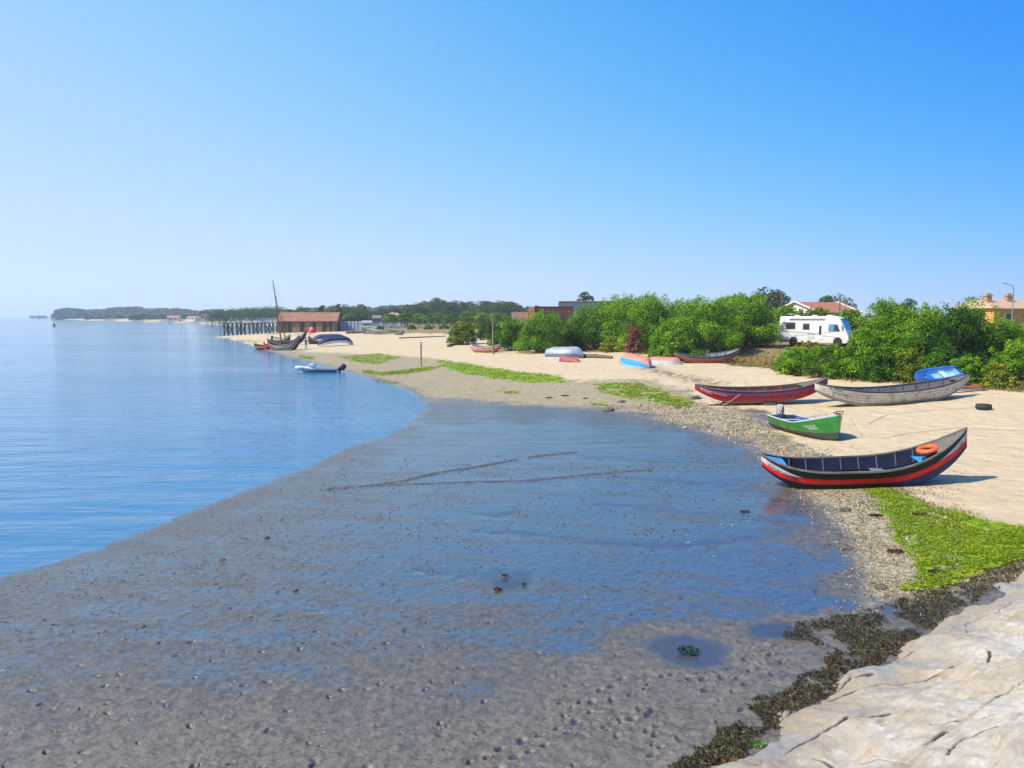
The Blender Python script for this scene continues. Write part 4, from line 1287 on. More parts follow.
    line('rope lying on the sand between the green and the white boat', [(868, 424, .02), (885, 416, .02), (905, 413, .02), (940, 410, .02), (985, 407.5, .02)], .010)
# ------------------------------------------------------------------ plants
def leaf_mesh(name, P, Nn, size, tint, mat, parent=None, aspect=.5, rng=RNG):
    """one small bent leaf quad per point"""
    n = len(P)
    Nn = Nn / np.maximum(np.linalg.norm(Nn, axis=1, keepdims=True), 1e-6)
    r = rng.normal(size=(n, 3)); u = r - (r * Nn).sum(1, keepdims=True) * Nn
    u /= np.maximum(np.linalg.norm(u, axis=1, keepdims=True), 1e-6)
    w = np.cross(Nn, u)
    s = (size * rng.uniform(.65, 1.35, n))[:, None]
    V = np.empty((n, 4, 3))
    V[:, 0] = P - u * s * .5; V[:, 1] = P + w * s * aspect * .5 + Nn * s * .10 + u * s * .05
    V[:, 2] = P + u * s * .5 - Nn * s * .12; V[:, 3] = P - w * s * aspect * .5 + Nn * s * .10 + u * s * .05
    F_ = np.arange(n * 4).reshape(n, 4)
    return array_obj(name, V.reshape(-1, 3), F_, mat, parent, smooth=False, attrs=dict(tint=np.repeat(tint, 4)))


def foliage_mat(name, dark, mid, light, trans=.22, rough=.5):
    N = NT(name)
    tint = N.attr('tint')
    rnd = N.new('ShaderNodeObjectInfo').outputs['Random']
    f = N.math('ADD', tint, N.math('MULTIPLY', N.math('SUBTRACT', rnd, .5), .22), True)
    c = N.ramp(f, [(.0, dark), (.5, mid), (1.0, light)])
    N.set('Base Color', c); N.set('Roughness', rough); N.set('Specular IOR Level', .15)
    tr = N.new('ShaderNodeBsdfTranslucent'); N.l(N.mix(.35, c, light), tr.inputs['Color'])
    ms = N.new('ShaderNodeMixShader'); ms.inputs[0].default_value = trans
    N.l(N.bsdf.outputs[0], ms.inputs[1]); N.l(tr.outputs[0], ms.inputs[2]); N.l(ms.outputs[0], N.out.inputs['Surface'])
    return N.mat


def crown(lobes, leaf, density, rng, up=.35, cap=20000, inner=.10):
    """leaves spread over a set of ellipsoid lobes (cx,cy,cz,rx,ry,rz,tint)"""
    Ps = []; Ns = []; Ts = []
    Lb = np.array(lobes)
    area = (Lb[:, 3] * Lb[:, 4] + Lb[:, 4] * Lb[:, 5] + Lb[:, 3] * Lb[:, 5]) * 4.2
    cnt = area * density / (leaf * leaf * .3)
    tot = cnt.sum()
    if tot > cap:
        cnt *= cap / tot
    for k, lb in enumerate(Lb):
        n = max(int(cnt[k]), 6)
        d = rng.normal(size=(n, 3)); d /= np.linalg.norm(d, axis=1, keepdims=True)
        d[:, 2] = np.where((d[:, 2] < -.3) & (rng.random(n) < .6), -d[:, 2], d[:, 2])
        rad = np.where(rng.random(n) < inner, rng.uniform(.35, .8, n), rng.normal(.96, .10, n))
        Ps.append(lb[:3] + d * lb[3:6] * rad[:, None])
        nn = d / lb[3:6] * lb[3:6].mean() + rng.normal(size=(n, 3)) * .55; nn[:, 2] += up
        Ns.append(nn)
        Ts.append(np.clip(lb[6] + rng.normal(0, .13, n) + .08 * (rad - .9), 0, 1))  # leaves nearer the lobe centre darker: inner shade put into the tint
    P = np.concatenate(Ps); Nn = np.concatenate(Ns); T = np.concatenate(Ts)
    keep = np.ones(len(P), bool)
    for lb in Lb:                                              # nothing deep inside a lobe
        q = ((P - lb[:3]) / lb[3:6]); keep &= ~((q * q).sum(1) < .33 ** 2)
    return P[keep], Nn[keep], T[keep]


def make_bush(name, label, cat, loc, W, Dp, Ht, leaf, mats, seed, tint=.5, spread=.18, shoots=10, lobes_n=34, cap=14000, group=None, dens=1.0, bare=.0):
    rng = np.random.default_rng(seed)
    t = thing(name, label, cat, loc, 0.0, group)
    lobes = []
    for k in range(lobes_n):
        th = rng.uniform(0, 2 * math.pi); ph = rng.uniform(-.05, 1.0)
        rr = math.sqrt(max(0, 1 - max(ph, 0) ** 2)) * rng.uniform(.50, .82)
        s = rng.uniform(.13, .27)
        sw = s * min(W, Ht * 1.2)
        lobes.append((math.cos(th) * rr * W / 2, math.sin(th) * rr * Dp / 2, Ht * (.10 + .76 * max(ph, .05) * rng.uniform(.86, 1.06)), sw * .62, sw * .62, sw * .52, np.clip(rng.normal(tint, spread), .02, .98)))
    lobes.append((0, 0, Ht * .40, W * .33, Dp * .33, Ht * .38, tint - .2))  # core lobe tinted darker, painting the shade inside the bush
    P, Nn, T = crown(lobes, leaf, .62 * dens, rng, cap=cap)
    # young shoots stand up out of the outline
    for k in range(shoots):
        th = rng.uniform(0, 2 * math.pi); rr = rng.uniform(.1, .8)
        b = np.array([math.cos(th) * rr * W / 2, math.sin(th) * rr * Dp / 2, Ht * (.60 + .30 * (1 - rr * rr))])
        n = 46; q = rng.random(n)
        hgt = rng.uniform(.08, .18) * Ht
        dirv = np.array([rng.normal(0, .25), rng.normal(0, .25), 1.0])
        pp = b + dirv * (q * hgt)[:, None] + rng.normal(size=(n, 3)) * (.13 * (1.25 - q) * Ht * .35)[:, None]
        P = np.concatenate([P, pp]); Nn = np.concatenate([Nn, rng.normal(size=(n, 3)) + [0, 0, .5]]); T = np.concatenate([T, np.clip(rng.normal(tint + .18, .12, n), 0, 1)])
    keep = P[:, 2] > .02
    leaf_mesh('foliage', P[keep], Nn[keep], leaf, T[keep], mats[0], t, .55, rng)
    mb = MB()
    for k in range(7):
        lb = lobes[rng.integers(0, lobes_n)]
        b = Vector((rng.normal(0, .06) * W, rng.normal(0, .06) * Dp, -.1)); e = Vector(lb[:3])
        m = b.lerp(e, .5) + Vector((rng.normal(0, .05) * W, rng.normal(0, .05) * W, .08 * Ht))
        r_ = .018 * Ht + .01
        mb.tube([b, m, e], [r_, r_ * .7, r_ * .3], 6)
    mb.build('stem', mats[1], t, smooth=True)
    return t


def make_tree(name, label, loc, Ht, cw, mats, seed, kind='pine', leaf=.5, group=None, cap=1600, tint=.45):
    """trunk with limbs and a layered crown"""
    rng = np.random.default_rng(seed)
    t = thing(name, label, 'tree', loc, 0.0, group)
    lobes = []; mb = MB()
    lean = rng.normal(0, .04, 2) * Ht
    top = Vector((lean[0], lean[1], Ht * (.72 if kind != 'round' else .6)))
    r0 = .022 * Ht + .05
    mb.tube([(0, 0, -.3), (lean[0] * .3, lean[1] * .3, Ht * .35), tuple(top)], [r0, r0 * .75, r0 * .35], 7)
    if kind == 'umbrella':
        n, z0, z1, fl = 15, .46, .88, .50
    elif kind == 'round':
        n, z0, z1, fl = 15, .35, .85, .85
    else:
        n, z0, z1, fl = 13, .34, .90, .70
    for k in range(n):
        f = (k + .5) / n; th = k * 2.4 + rng.uniform(-.4, .4)
        rr = cw / 2 * math.sqrt(f) * .78 * (1.0 if kind != 'pine' else 1.15 - .55 * ((k * 7) % n) / n)
        zz = Ht * (z1 - (z1 - z0) * (f ** 1.3 if kind == 'umbrella' else ((k * 7) % n) / n))
        s = cw * rng.uniform(.17, .27)
        c = (lean[0] + math.cos(th) * rr, lean[1] + math.sin(th) * rr, zz)
        lobes.append((*c, s, s, s * fl, np.clip(rng.normal(tint, .16), .03, .97)))
        if k % 2 == 0:
            b = Vector((lean[0] * .5, lean[1] * .5, Ht * (z0 - .06 + .1 * f)))
            mb.tube([b, b.lerp(Vector(c), .6) + Vector((0, 0, -.02 * Ht)), c], [r0 * .4, r0 * .28, r0 * .12], 5)
    P, Nn, T = crown(lobes, leaf, .75, rng, cap=cap, up=.6)
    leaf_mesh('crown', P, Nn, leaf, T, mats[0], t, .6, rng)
    mb.build('trunk', mats[1], t, smooth=True)
    return t


def build_plants():
    bark = pmat('grey_bark', (.12, .09, .065), (.07, .055, .04), 8, .9)
    lush = foliage_mat('lush_leaves', (.010, .036, .003), (.085, .215, .006), (.27, .45, .014))
    olive = foliage_mat('olive_leaves', (.018, .035, .005), (.11, .175, .010), (.34, .36, .02))
    deep = foliage_mat('deep_leaves', (.006, .024, .004), (.032, .105, .008), (.12, .25, .014))
    dead = foliage_mat('dead_leaves', (.10, .035, .022), (.24, .085, .05), (.36, .16, .09), .2)
    straw = foliage_mat('straw_leaves', (.10, .07, .02), (.24, .19, .045), (.36, .32, .07))
    pinel = foliage_mat('pine_needles', (.012, .034, .012), (.048, .105, .026), (.13, .19, .035), .2)
    palep = foliage_mat('pale_crown', (.05, .07, .03), (.13, .16, .05), (.24, .26, .09), .25)
    L = lambda m: (m, bark)
    # (px, base py, top py, width px, depth factor, material, tint, label, name)
    B = [
        (463, 345, 321, 32, 1, olive, .62, 'rounded bush with yellow patches, left of the red and white boat', 'bush'),
        (512, 351, 317, 44, 1, lush, .42, 'dark lower bush directly behind the tall pole', 'bush'),
        (545, 353, 311, 62, .9, lush, .55, 'large rounded light green bush in front of the brown flat roofed building', 'bush'),
        (565, 351, 328, 46, .8, deep, .45, 'dark shaded bush right behind the silver overturned boat', 'bush'),
        (594, 350, 303, 56, 1, lush, .52, 'tall bush under the slate blue roof corner, behind the silver boat', 'bush'),
        (622, 350, 294, 60, 1, lush, .58, 'tallest bright green bush above the sky blue overturned dinghy', 'bush'),
        (652, 353, 293, 60, 1, lush, .48, 'tall dark topped bush behind the reddish brown dead shrub', 'bush'),
        (612, 352, 336, 28, .8, olive, .70, 'low yellow green shrub beside the stern of the sky blue dinghy', 'shrub'),
        (678, 361, 316, 62, .9, lush, .55, 'wide leafy bush behind the pink bottomed dinghy', 'bush'),
        (666, 362, 346, 42, .8, lush, .60, 'low bright shrub touching the pink bottomed dinghy', 'shrub'),
        (706, 356, 297, 76, 1, lush, .60, 'big rounded bush above the faded red boat', 'bush'),
        (722, 352, 318, 48, .8, deep, .38, 'dark bush with shaded hollows right above the faded red boat', 'bush'),
        (744, 349, 293, 70, 1, lush, .56, 'big green bush left of the motorhome, at the top of the dry bank', 'bush'),
        (758, 346, 304, 34, .9, lush, .50, 'bush touching the rear of the motorhome', 'bush'),
        (633, 355, 326, 18, .6, dead, .5, 'reddish brown dead shrub standing out in the green hedge', 'shrub'),
        (797, 375, 346, 52, .8, lush, .62, 'low bright bush at the left end of the near hedge, before the motorhome', 'bush'),
        (808, 362, 341, 34, .8, straw, .55, 'yellowish dry bush in front of the motorhome doors', 'bush'),
        (832, 379, 343, 56, .8, lush, .55, 'bush before the front wheel of the motorhome', 'bush'),
        (866, 380, 328, 54, .9, lush, .52, 'bush covering the windscreen corner of the motorhome', 'bush'),
        (884, 374, 299, 66, 1, lush, .58, 'tall bush with upright shoots, just right of the motorhome', 'bush'),
        (916, 377, 304, 64, 1, lush, .60, 'tall bush in the middle of the near hedge, behind the long white boat', 'bush'),
        (948, 379, 304, 58, 1, deep, .50, 'darker tall bush behind the blue tipped dinghy', 'bush'),
        (968, 376, 296, 62, 1, lush, .50, 'tallest bush of the near hedge, left of the ochre house', 'bush'),
        (1004, 368, 318, 54, 1, lush, .62, 'bright bush below the windows of the ochre house', 'bush'),
        (1016, 384, 340, 62, .8, lush, .62, 'broad light green bush at the edge of the sand below the ochre house', 'bush'),
        (1052, 378, 305, 70, 1, lush, .55, 'bush at the far right end of the near hedge', 'bush'),
        (880, 383, 350, 48, .7, deep, .52, 'low dark bush behind the middle of the long white boat', 'bush'),
        (908, 383, 348, 44, .7, olive, .48, 'low olive bush behind the inner end of the long white boat', 'bush'),
        (962, 386, 356, 44, .7, lush, .55, 'small bush behind the rim of the blue tipped dinghy', 'shrub'),
        (934, 385, 352, 36, .7, deep, .6, 'small leafy bush left of the blue tipped dinghy', 'shrub'),
        (998, 389, 362, 36, .7, olive, .66, 'low yellow tinged shrub beside the orange planks', 'shrub'),
        (784, 340, 306, 44, 1, lush, .52, 'bush behind the roof of the motorhome, below the gable of the white house', 'bush'),
        (815, 340, 308, 50, 1, olive, .58, 'yellow green bush between the motorhome and the tiled house', 'bush'),
        (848, 340, 309, 44, 1, lush, .5, 'bush right of the tiled house roof', 'bush'),
        (490, 340, 322, 30, .8, deep, .5, 'grey green scrub between the red and white boat and the umbrella pines', 'shrub'),
        (1100, 376, 312, 80, 1, lush, .5, 'bush beyond the near hedge on the way up to the houses', 'bush'),
    ]
    B += [(606, 347, 302, 54, .9, lush, .5, 'bush between the two tall bushes, behind the sky blue dinghy', 'bush'), (640, 347, 297, 54, .9, lush, .56, 'bush at the back of the hedge above the dead shrub', 'bush'), (682, 349, 299, 56, .9, lush, .5, 'bush at the back of the hedge above the pink bottomed dinghy', 'bush'),
          (728, 347, 296, 56, .9, lush, .6, 'bush at the back of the hedge above the bow of the faded red boat', 'bush'), (900, 371, 303, 64, .9, lush, .62, 'bush at the back of the near hedge, right of the shoots', 'bush'), (934, 371, 308, 60, .9, lush, .5, 'bush hiding the white van in the near hedge', 'bush'), (994, 371, 317, 50, .9, lush, .58, 'bush below the chimneys of the ochre house', 'bush'),
          (528, 350, 322, 40, .8, lush, .58, 'bush filling the gap right of the tall pole', 'bush')]
    for k, (px, pb, pt_, wpx, df, m, tint, lab, nm) in enumerate(B):
        g = ground(px, pb); Y = g.y + .25 * wpx * g.y / FPX
        g = Vector((g.x * Y / g.y, Y, gz(g.x * Y / g.y, Y)))
        W = wpx * Y / FPX * 1.12; top = at_y(px, pt_, Y).z
        Ht = max(.6, top - g.z) * .98
        make_bush(nm, lab, 'bush' if nm == 'bush' else 'shrub', (g.x, g.y, g.z - .05), W, W * df, Ht, .115 if Y < 52 else .15 if Y < 90 else .24, L(m), 100 + k, tint, lobes_n=int(34 + 5 * W), cap=int(9000 + 2700 * W), shoots=int(6 + 2 * W))
    for k, (px, pb, pt_, wpx, tint, lab) in enumerate(((412, 331.5, 325, 12, .5, 'low green bush at the outer end of the low paling'), (428, 331, 324.5, 14, .6, 'low green bush behind the middle of the low paling'), (444, 331, 324, 15, .45, 'low green bush behind the inner end of the low paling'), (380, 330.5, 325.5, 10, .5, 'low bush beside the blue grey wall'), (478, 334, 323, 22, .5, 'green bush under the thin umbrella pine'), (508, 335, 321, 22, .55, 'green bush behind the dark bush at the pole'))):
        Y = 205.0; b = at_y(px, pb, Y); z = gz(b.x, Y); W = wpx * Y / FPX
        make_bush('bush', lab, 'bush', (b.x, Y, z - .1), W, W * .8, max(.8, at_y(px, pt_, Y).z - z), .42, L(lush), 700 + k, tint, cap=1500)
    # stone pines and umbrella pines on the shore beyond
    U = [(391, 331, 313.5, 13), (405, 331, 313, 15), (419, 331, 314, 16), (435, 332.5, 313.2, 22), (450, 331, 314.5, 14), (469, 333, 312, 23), (483, 332, 313, 14), (498, 333, 313.6, 19), (376, 330.5, 316, 9)]
    UL = ['round dark umbrella pine before the low white building', 'umbrella pine beside the blue grey wall', 'low flat umbrella pine right of the low building', 'broad umbrella pine with forked trunk, above the low paling', 'small umbrella pine at the end of the low paling',
          'broadest dark umbrella pine left of the tall pole', 'thin pale umbrella pine beside the tall pole', 'umbrella pine half hidden behind the dark bush at the pole', 'small umbrella pine by the timber stacks']
    for k, ((px, pb, pt_, wpx), lab) in enumerate(zip(U, UL)):
        Y = 225.0 + 6 * (k % 3); b = at_y(px, pb, Y); z = gz(b.x, Y); tp = at_y(px, pt_, Y).z
        make_tree('umbrella_pine', lab, (b.x, Y, z), tp - z, wpx * Y / FPX * 1.15, L(lush), 300 + k, 'umbrella', .42, 'umbrella pines behind the beach', 1500, .42)
    # the pine wood behind: trees whose tops one can tell apart
    protos = [make_tree('pine_tree', 'dark pine of the wood behind the beach buildings', (0, 0, 0), 13.0, 7.5 + .8 * (k % 3), L(pinel), 400 + k, ('pine', 'umbrella', 'round')[k % 3], .75, 'pines of the wood behind the beach', 1000, .45) for k in range(6)]
    rr = random.Random(5)
    spots = []
    prof = [(318, 310), (330, 307), (345, 307), (360, 305), (372, 308), (385, 307), (398, 306.5), (410, 303.5), (422, 301.5), (436, 299.5), (448, 302), (458, 298.5), (470, 303), (484, 301), (498, 300), (510, 303), (522, 303.5), (535, 306), (550, 306), (575, 306), (600, 305)]

    def toppy(px):
        return float(np.interp(px, [p[0] for p in prof], [p[1] for p in prof]))
    for k in range(64):
        px = 316 + (k * 37 % 64) / 64 * 260 + rr.uniform(-3, 3)
        Y = rr.choice((300, 330, 360, 390, 420)) + rr.uniform(-10, 10)
        spots.append((px, Y, toppy(px) + rr.uniform(-1.6, 3.2) + (420 - Y) * .02))
    for px, Y, ty in ((763, 150, 290), (772, 155, 292.5), (782, 150, 294), (833, 165, 296.5), (826, 160, 297), (586, 200, 293.5), (906, 120, 300), (885, 130, 303), (756, 160, 294), (845, 170, 300)):
        spots.append((px, Y, ty))
    for k, (px, Y, ty) in enumerate(spots):
        t = protos[k % 6] if k < 6 else copy_tree(protos[(k * 5 + k // 7) % 6])
        b = at_y(px, 325, Y); z = gz(b.x, Y); Ht = max(3.5, at_y(px, ty, Y).z - z); s = Ht / 12.2
        t.location = (b.x, Y, z); t.rotation_euler = (0, 0, rr.uniform(0, 6.28)); w = s * rr.uniform(.95, 1.35)
        if Y < 250:
            w = s * .9
        t.scale = (w, w, s)
        if Y < 250:
            t['label'] = {763: 'dark pine left of the white gabled house', 772: 'pine with a spreading crown just left of the white gable', 782: 'leaning pine beside the white gable of the tiled house', 833: 'round dark pine above the tiled roof ridge', 826: 'pine behind the middle of the tiled roof',
                          586: 'single pine rising above the slate blue roof', 906: 'pine top peeping over the middle of the near hedge', 885: 'pine top peeping over the hedge right of the motorhome', 756: 'pine behind the big bush left of the motorhome', 845: 'small pine at the right end of the tiled roof'}[px]
            t['group'] = 'pines behind the hedge'
    # green and pale trees behind the pier and boathouse
    G = [(212, 320, 310.5, 22, pinel, 'round'), (226, 321, 311, 24, deep, 'round'), (240, 321, 309.6, 24, deep, 'round'), (253, 321, 309, 22, deep, 'round'), (265, 321, 308.5, 24, deep, 'round'), (277, 322, 309, 20, deep, 'round'), (299, 320, 306.3, 18, pinel, 'round'), (287, 320, 309, 14, pinel, 'round'),
         (333, 322, 305.5, 20, palep, 'round'), (322, 320, 304.5, 9, pinel, 'pine'), (338, 318, 302.5, 8, pinel, 'pine')]
    GL = ['tree at the outer end of the pier, against the far wood', 'green tree above the outer half of the pier', 'green tree above the middle of the pier', 'rounded green tree above the inner half of the pier', 'green tree left of the leaning mast', 'green tree behind the leaning mast',
          'dark round tree above the boathouse roof ridge', 'small dark tree between mast and boathouse roof', 'pale yellow green tree at the right end of the boathouse', 'thin dark tree above the boathouse gable', 'thin dark tree top above the pale yellow green tree']
    for k, ((px, pb, ty, wpx, m, kd), lab) in enumerate(zip(G, GL)):
        Y = 440 if k < 6 else 260; b = at_y(px, pb, Y); z = gz(b.x, Y); tp = at_y(px, ty, Y).z
        make_tree('broadleaf_tree' if kd == 'round' else 'pine_tree', lab, (b.x, Y, z), max(4, tp - z), wpx * Y / FPX * 1.1, L(m), 500 + k, kd, .7 if Y > 300 else .5, 'trees behind pier and boathouse', 1500, .5)
    # the far wood across the water: one mass
    rng = np.random.default_rng(77); lobes = []
    def wood(x0, x1, Y, tops, n, tint, sc_=1.0):
        for k in range(n):
            px = rng.uniform(x0, x1); yy = Y * rng.uniform(.94, 1.12)
            ty = np.interp(px, [q[0] for q in tops], [q[1] for q in tops]) + abs(rng.normal(0, 1.6))
            tp = at_y(px, ty, yy); s = rng.uniform(3.2, 6.5) * Y / 900
            s *= sc_
            lobes.append((tp.x, yy, tp.z - s * .6, s * 1.15, s * 1.15, s * .75, np.clip(rng.normal(tint, .15), 0, 1)))
            lobes.append((tp.x + rng.normal(0, 2), yy - 2, max(4.0, (tp.z) * .45), s * 1.3, s * 1.3, s * .9, np.clip(rng.normal(tint - .1, .12), 0, 1)))
    tops = [(30, 317), (36, 316), (44, 315.5), (50, 313.5), (58, 309.5), (66, 308), (76, 309), (88, 309.5), (100, 309.5), (112, 308), (122, 307.5), (135, 306.5), (148, 309), (160, 308.3), (172, 308.6), (186, 309.5), (198, 311), (210, 311.5), (225, 311), (250, 310), (285, 309), (320, 308)]
    wood(56, 235, 1250, tops, 260, .40, .8)
    wood(88, 130, 1000, [(80, 317), (90, 315), (110, 314.5), (130, 315.5), (140, 317)], 40, .5, .6)
    wood(130, 235, 800, [(130, 317.5), (150, 316.5), (170, 317), (190, 315.5), (205, 316), (215, 313.5), (225, 312.5), (240, 312)], 70, .5, .6)
    wood(205, 420, 900, [(205, 311), (250, 309.5), (330, 308), (420, 305)], 130, .4)
    wood(300, 780, 470, [(300, 312), (330, 311), (420, 307.5), (500, 307), (560, 309), (640, 308), (780, 305)], 150, .42)
    wood(345, 520, 300, [(345, 319), (400, 318), (450, 316.5), (520, 316)], 60, .45)
    wood(31, 46, 1900, [(28, 317), (33, 315.8), (37, 317), (41, 315.6), (46, 316.4)], 14, .4, .3)
    P, Nn, T = crown(lobes, 3.4, .8, rng, cap=90000, up=.6)
    structure(leaf_mesh('far_wood', P, Nn, 3.4, T, pinel, None, .7, rng), 'stuff')
    # hedge-foot undergrowth and dry grass
    rng = np.random.default_rng(9); P = []; T = []
    for k in range(26000):
        pass
    a = rng.uniform(0.10, .72, 60000); l = rng.uniform(math.log(36), math.log(95), 60000); Yv = np.exp(l); Xv = a * Yv
    sd = poly_sd(a, l, DRY) * Yv
    ok = (sd > -.25) & (sd < 9.0) & (rng.random(60000) < np.clip(1.25 - sd / 7, .12, 1)); Xv, Yv = Xv[ok], Yv[ok]
    Zv, _ = base_height(Xv, Yv); n = len(Xv)
    P = np.stack([Xv, Yv, Zv + rng.uniform(.02, .16, n)], 1); Nn = rng.normal(size=(n, 3)); Nn[:, 2] *= .3
    structure(leaf_mesh('dry_grass', P, Nn, .26, np.clip(rng.normal(.42, .22, n), 0, 1), straw, None, .22, rng), 'stuff')
    build_shore_plants(rng)


def build_shore_plants(rng):
    # bladder wrack on the foot of the rocks
    wrackm = foliage_mat('wrack_fronds', (.012, .010, .006), (.055, .042, .016), (.20, .16, .045), .12, .35)
    band = gpoly([(640, 790), (668, 768), (700, 744), (740, 710), (775, 690), (808, 672), (832, 652), (812, 645), (784, 641), (781, 632), (800, 623), (830, 616), (868, 609), (892, 606), (905, 591), (945, 587), (985, 571), (1024, 557), (1100, 528), (1100, 545), (1024, 578), (985, 600), (950, 616), (930, 634), (900, 655), (875, 672), (850, 686), (815, 706), (795, 718), (768, 736), (745, 757), (725, 785)])
    q = np.array(band)
    n0 = 150000
    a = rng.uniform(q[:, 0].min(), q[:, 0].max(), n0); l = rng.uniform(q[:, 1].min(), q[:, 1].max(), n0)
    Yv = np.exp(l); Xv = a * Yv
    sd = _poly_sd(a, l, band) * Yv + .16 * fbm(Xv * 2.2, Yv * 2.2, 3, 5)
    cl = fbm(Xv * 1.6, Yv * 1.6, 3, 91) + .35 * perlin(Xv * 7, Yv * 7, 92)
    ok = (sd > .05 + .10 * np.maximum(cl, -1)) & (cl > -.42) & (rng.random(n0) < np.clip((Yv / 10.0) ** 1.2, .2, 1.0) * .9)
    Xv, Yv, cl, sd = Xv[ok], Yv[ok], cl[ok], sd[ok]
    if len(Xv) > 30000:
        k = rng.choice(len(Xv), 30000, replace=False); Xv, Yv, cl, sd = Xv[k], Yv[k], cl[k], sd[k]
    Zb, _ = base_height(Xv, Yv)
    hgt = np.clip(.015 + .05 * np.minimum(sd, .4) / .4 * np.clip(cl + .6, 0, 1.2), .012, .12)
    P = np.stack([Xv, Yv, Zb + hgt * rng.uniform(.1, 1.25, len(Xv)) + .012], 1)
    # lie up on the rock where it rises
    E = np.array([(e.x, e.y, e.z) for e in [ground(x, y) for x, y in ROCK_EDGE]])
    i = np.argmin(((P[:, None, :2] - E[None, :, :2]) ** 2).sum(-1), 1)
    Nn = rng.normal(size=P.shape); Nn[:, 2] = np.abs(Nn[:, 2]) + .3
    T = np.clip(rng.normal(.34, .2, len(P)) + .16 * cl, 0, 1)
    structure(leaf_mesh('seaweed_wrack', P, Nn, .052, T, wrackm, None, .26, rng), 'stuff')
    # loose green weed on the algae beds
    alg = foliage_mat('green_weed', (.05, .11, .001), (.19, .29, .003), (.48, .50, .05), .25, .4)
    Ps = []; Ss = []; Ts = []
    for P_, dn, n0 in zip(ALGAE, ALG_DENS, (60000, 12000, 7000, 6000, 1500, 1200, 10000, 700, 1200, 600)):
        q = np.array(P_); a = rng.uniform(q[:, 0].min(), q[:, 0].max(), n0); l = rng.uniform(q[:, 1].min(), q[:, 1].max(), n0)
        Yv = np.exp(l); Xv = a * Yv; sc = np.clip(np.exp(q[:, 1].mean()) / 18, .8, 2.6) * np.ones_like(Yv)
        sd = _poly_sd(a, l, P_) * Yv + .16 * sc * fbm(Xv / sc, Yv / sc, 3, 12)
        c2 = fbm(Xv * 1.7 / sc, Yv * 1.7 / sc, 3, 13)
        ok = (sd > -.05) & (c2 + .5 * fbm(Xv * 5 / sc, Yv * 5 / sc, 2, 14) > .32 - .70 * dn) & (rng.random(n0) < np.clip(sd / (.5 * sc) + .3, 0, 1))
        Xv, Yv, sc, c2 = Xv[ok], Yv[ok], sc[ok], c2[ok]
        Zb, _ = base_height(Xv, Yv)
        Ps.append(np.stack([Xv, Yv, Zb + .010 + rng.uniform(.0, .022, len(Xv)) * sc], 1)); Ss.append(.060 * sc); Ts.append(np.clip(.5 + .35 * c2 + rng.normal(0, .17, len(Xv)), 0, 1))
    P = np.concatenate(Ps); S = np.concatenate(Ss); T = np.concatenate(Ts)
    Nn = rng.normal(size=P.shape) * .30; Nn[:, 2] = 1
    structure(leaf_mesh('green_algae', P, Nn, S, T, alg, None, .5, rng), 'stuff')
    # shells and grit
    sh = foliage_mat('shell_bits', (.06, .045, .03), (.27, .215, .135), (.52, .45, .33), .0, .6)
    q = np.array(GRAVEL); n0 = 80000
    a = rng.uniform(.12, .62, n0); l = rng.uniform(math.log(9.5), math.log(40), n0); Yv = np.exp(l); Xv = a * Yv
    sd = _poly_sd(a, l, GRAVEL) * Yv
    ok = (sd > -.6) & (rng.random(n0) < np.clip(sd / 1.2 + .5, .05, 1)) & (fbm(Xv * 1.3, Yv * 1.3, 3, 15) > -.25)
    Xv, Yv = Xv[ok], Yv[ok]; Zb, _ = base_height(Xv, Yv); n = len(Xv)
    P = np.stack([Xv, Yv, Zb + .012], 1); Nn = rng.normal(size=P.shape) * .7; Nn[:, 2] = 1
    structure(leaf_mesh('shell_gravel', P, Nn, .045 * np.clip(Yv / 20, .7, 1.5), np.clip(rng.normal(.5, .28, n), 0, 1), sh, None, .8, rng), 'stuff')
    # grit and worm casts over the mud
    n0 = 16000
    a = rng.uniform(-.72, .62, n0); l = rng.uniform(math.log(6.8), math.log(26), n0); Yv = np.exp(l); Xv = a * Yv
    wsd = _poly_sd(a, l, WATER_POLY) * Yv; cl = fbm(Xv * .7, Yv * .7, 3, 17)
    ok = (wsd < -.3) & (rng.random(n0) < np.clip(.35 + .9 * cl, .06, 1))
    for P_ in PUDDLE[:3]:
        ok &= _poly_sd(a, l, P_) * Yv < -.1
    Xv, Yv = Xv[ok], Yv[ok]; Zb, _ = base_height(Xv, Yv); n = len(Xv)
    P = np.stack([Xv, Yv, Zb + .010], 1); Nn = rng.normal(size=P.shape) * .4; Nn[:, 2] = 1
    mudc = foliage_mat('mud_grit', (.06, .05, .04), (.17, .14, .10), (.36, .31, .24), .0, .5)
    structure(leaf_mesh('mud_grit', P, Nn, .026 * np.clip(Yv / 11, .7, 2.0), np.clip(rng.normal(.42, .22, n), 0, 1), mudc, None, .8, rng), 'stuff')

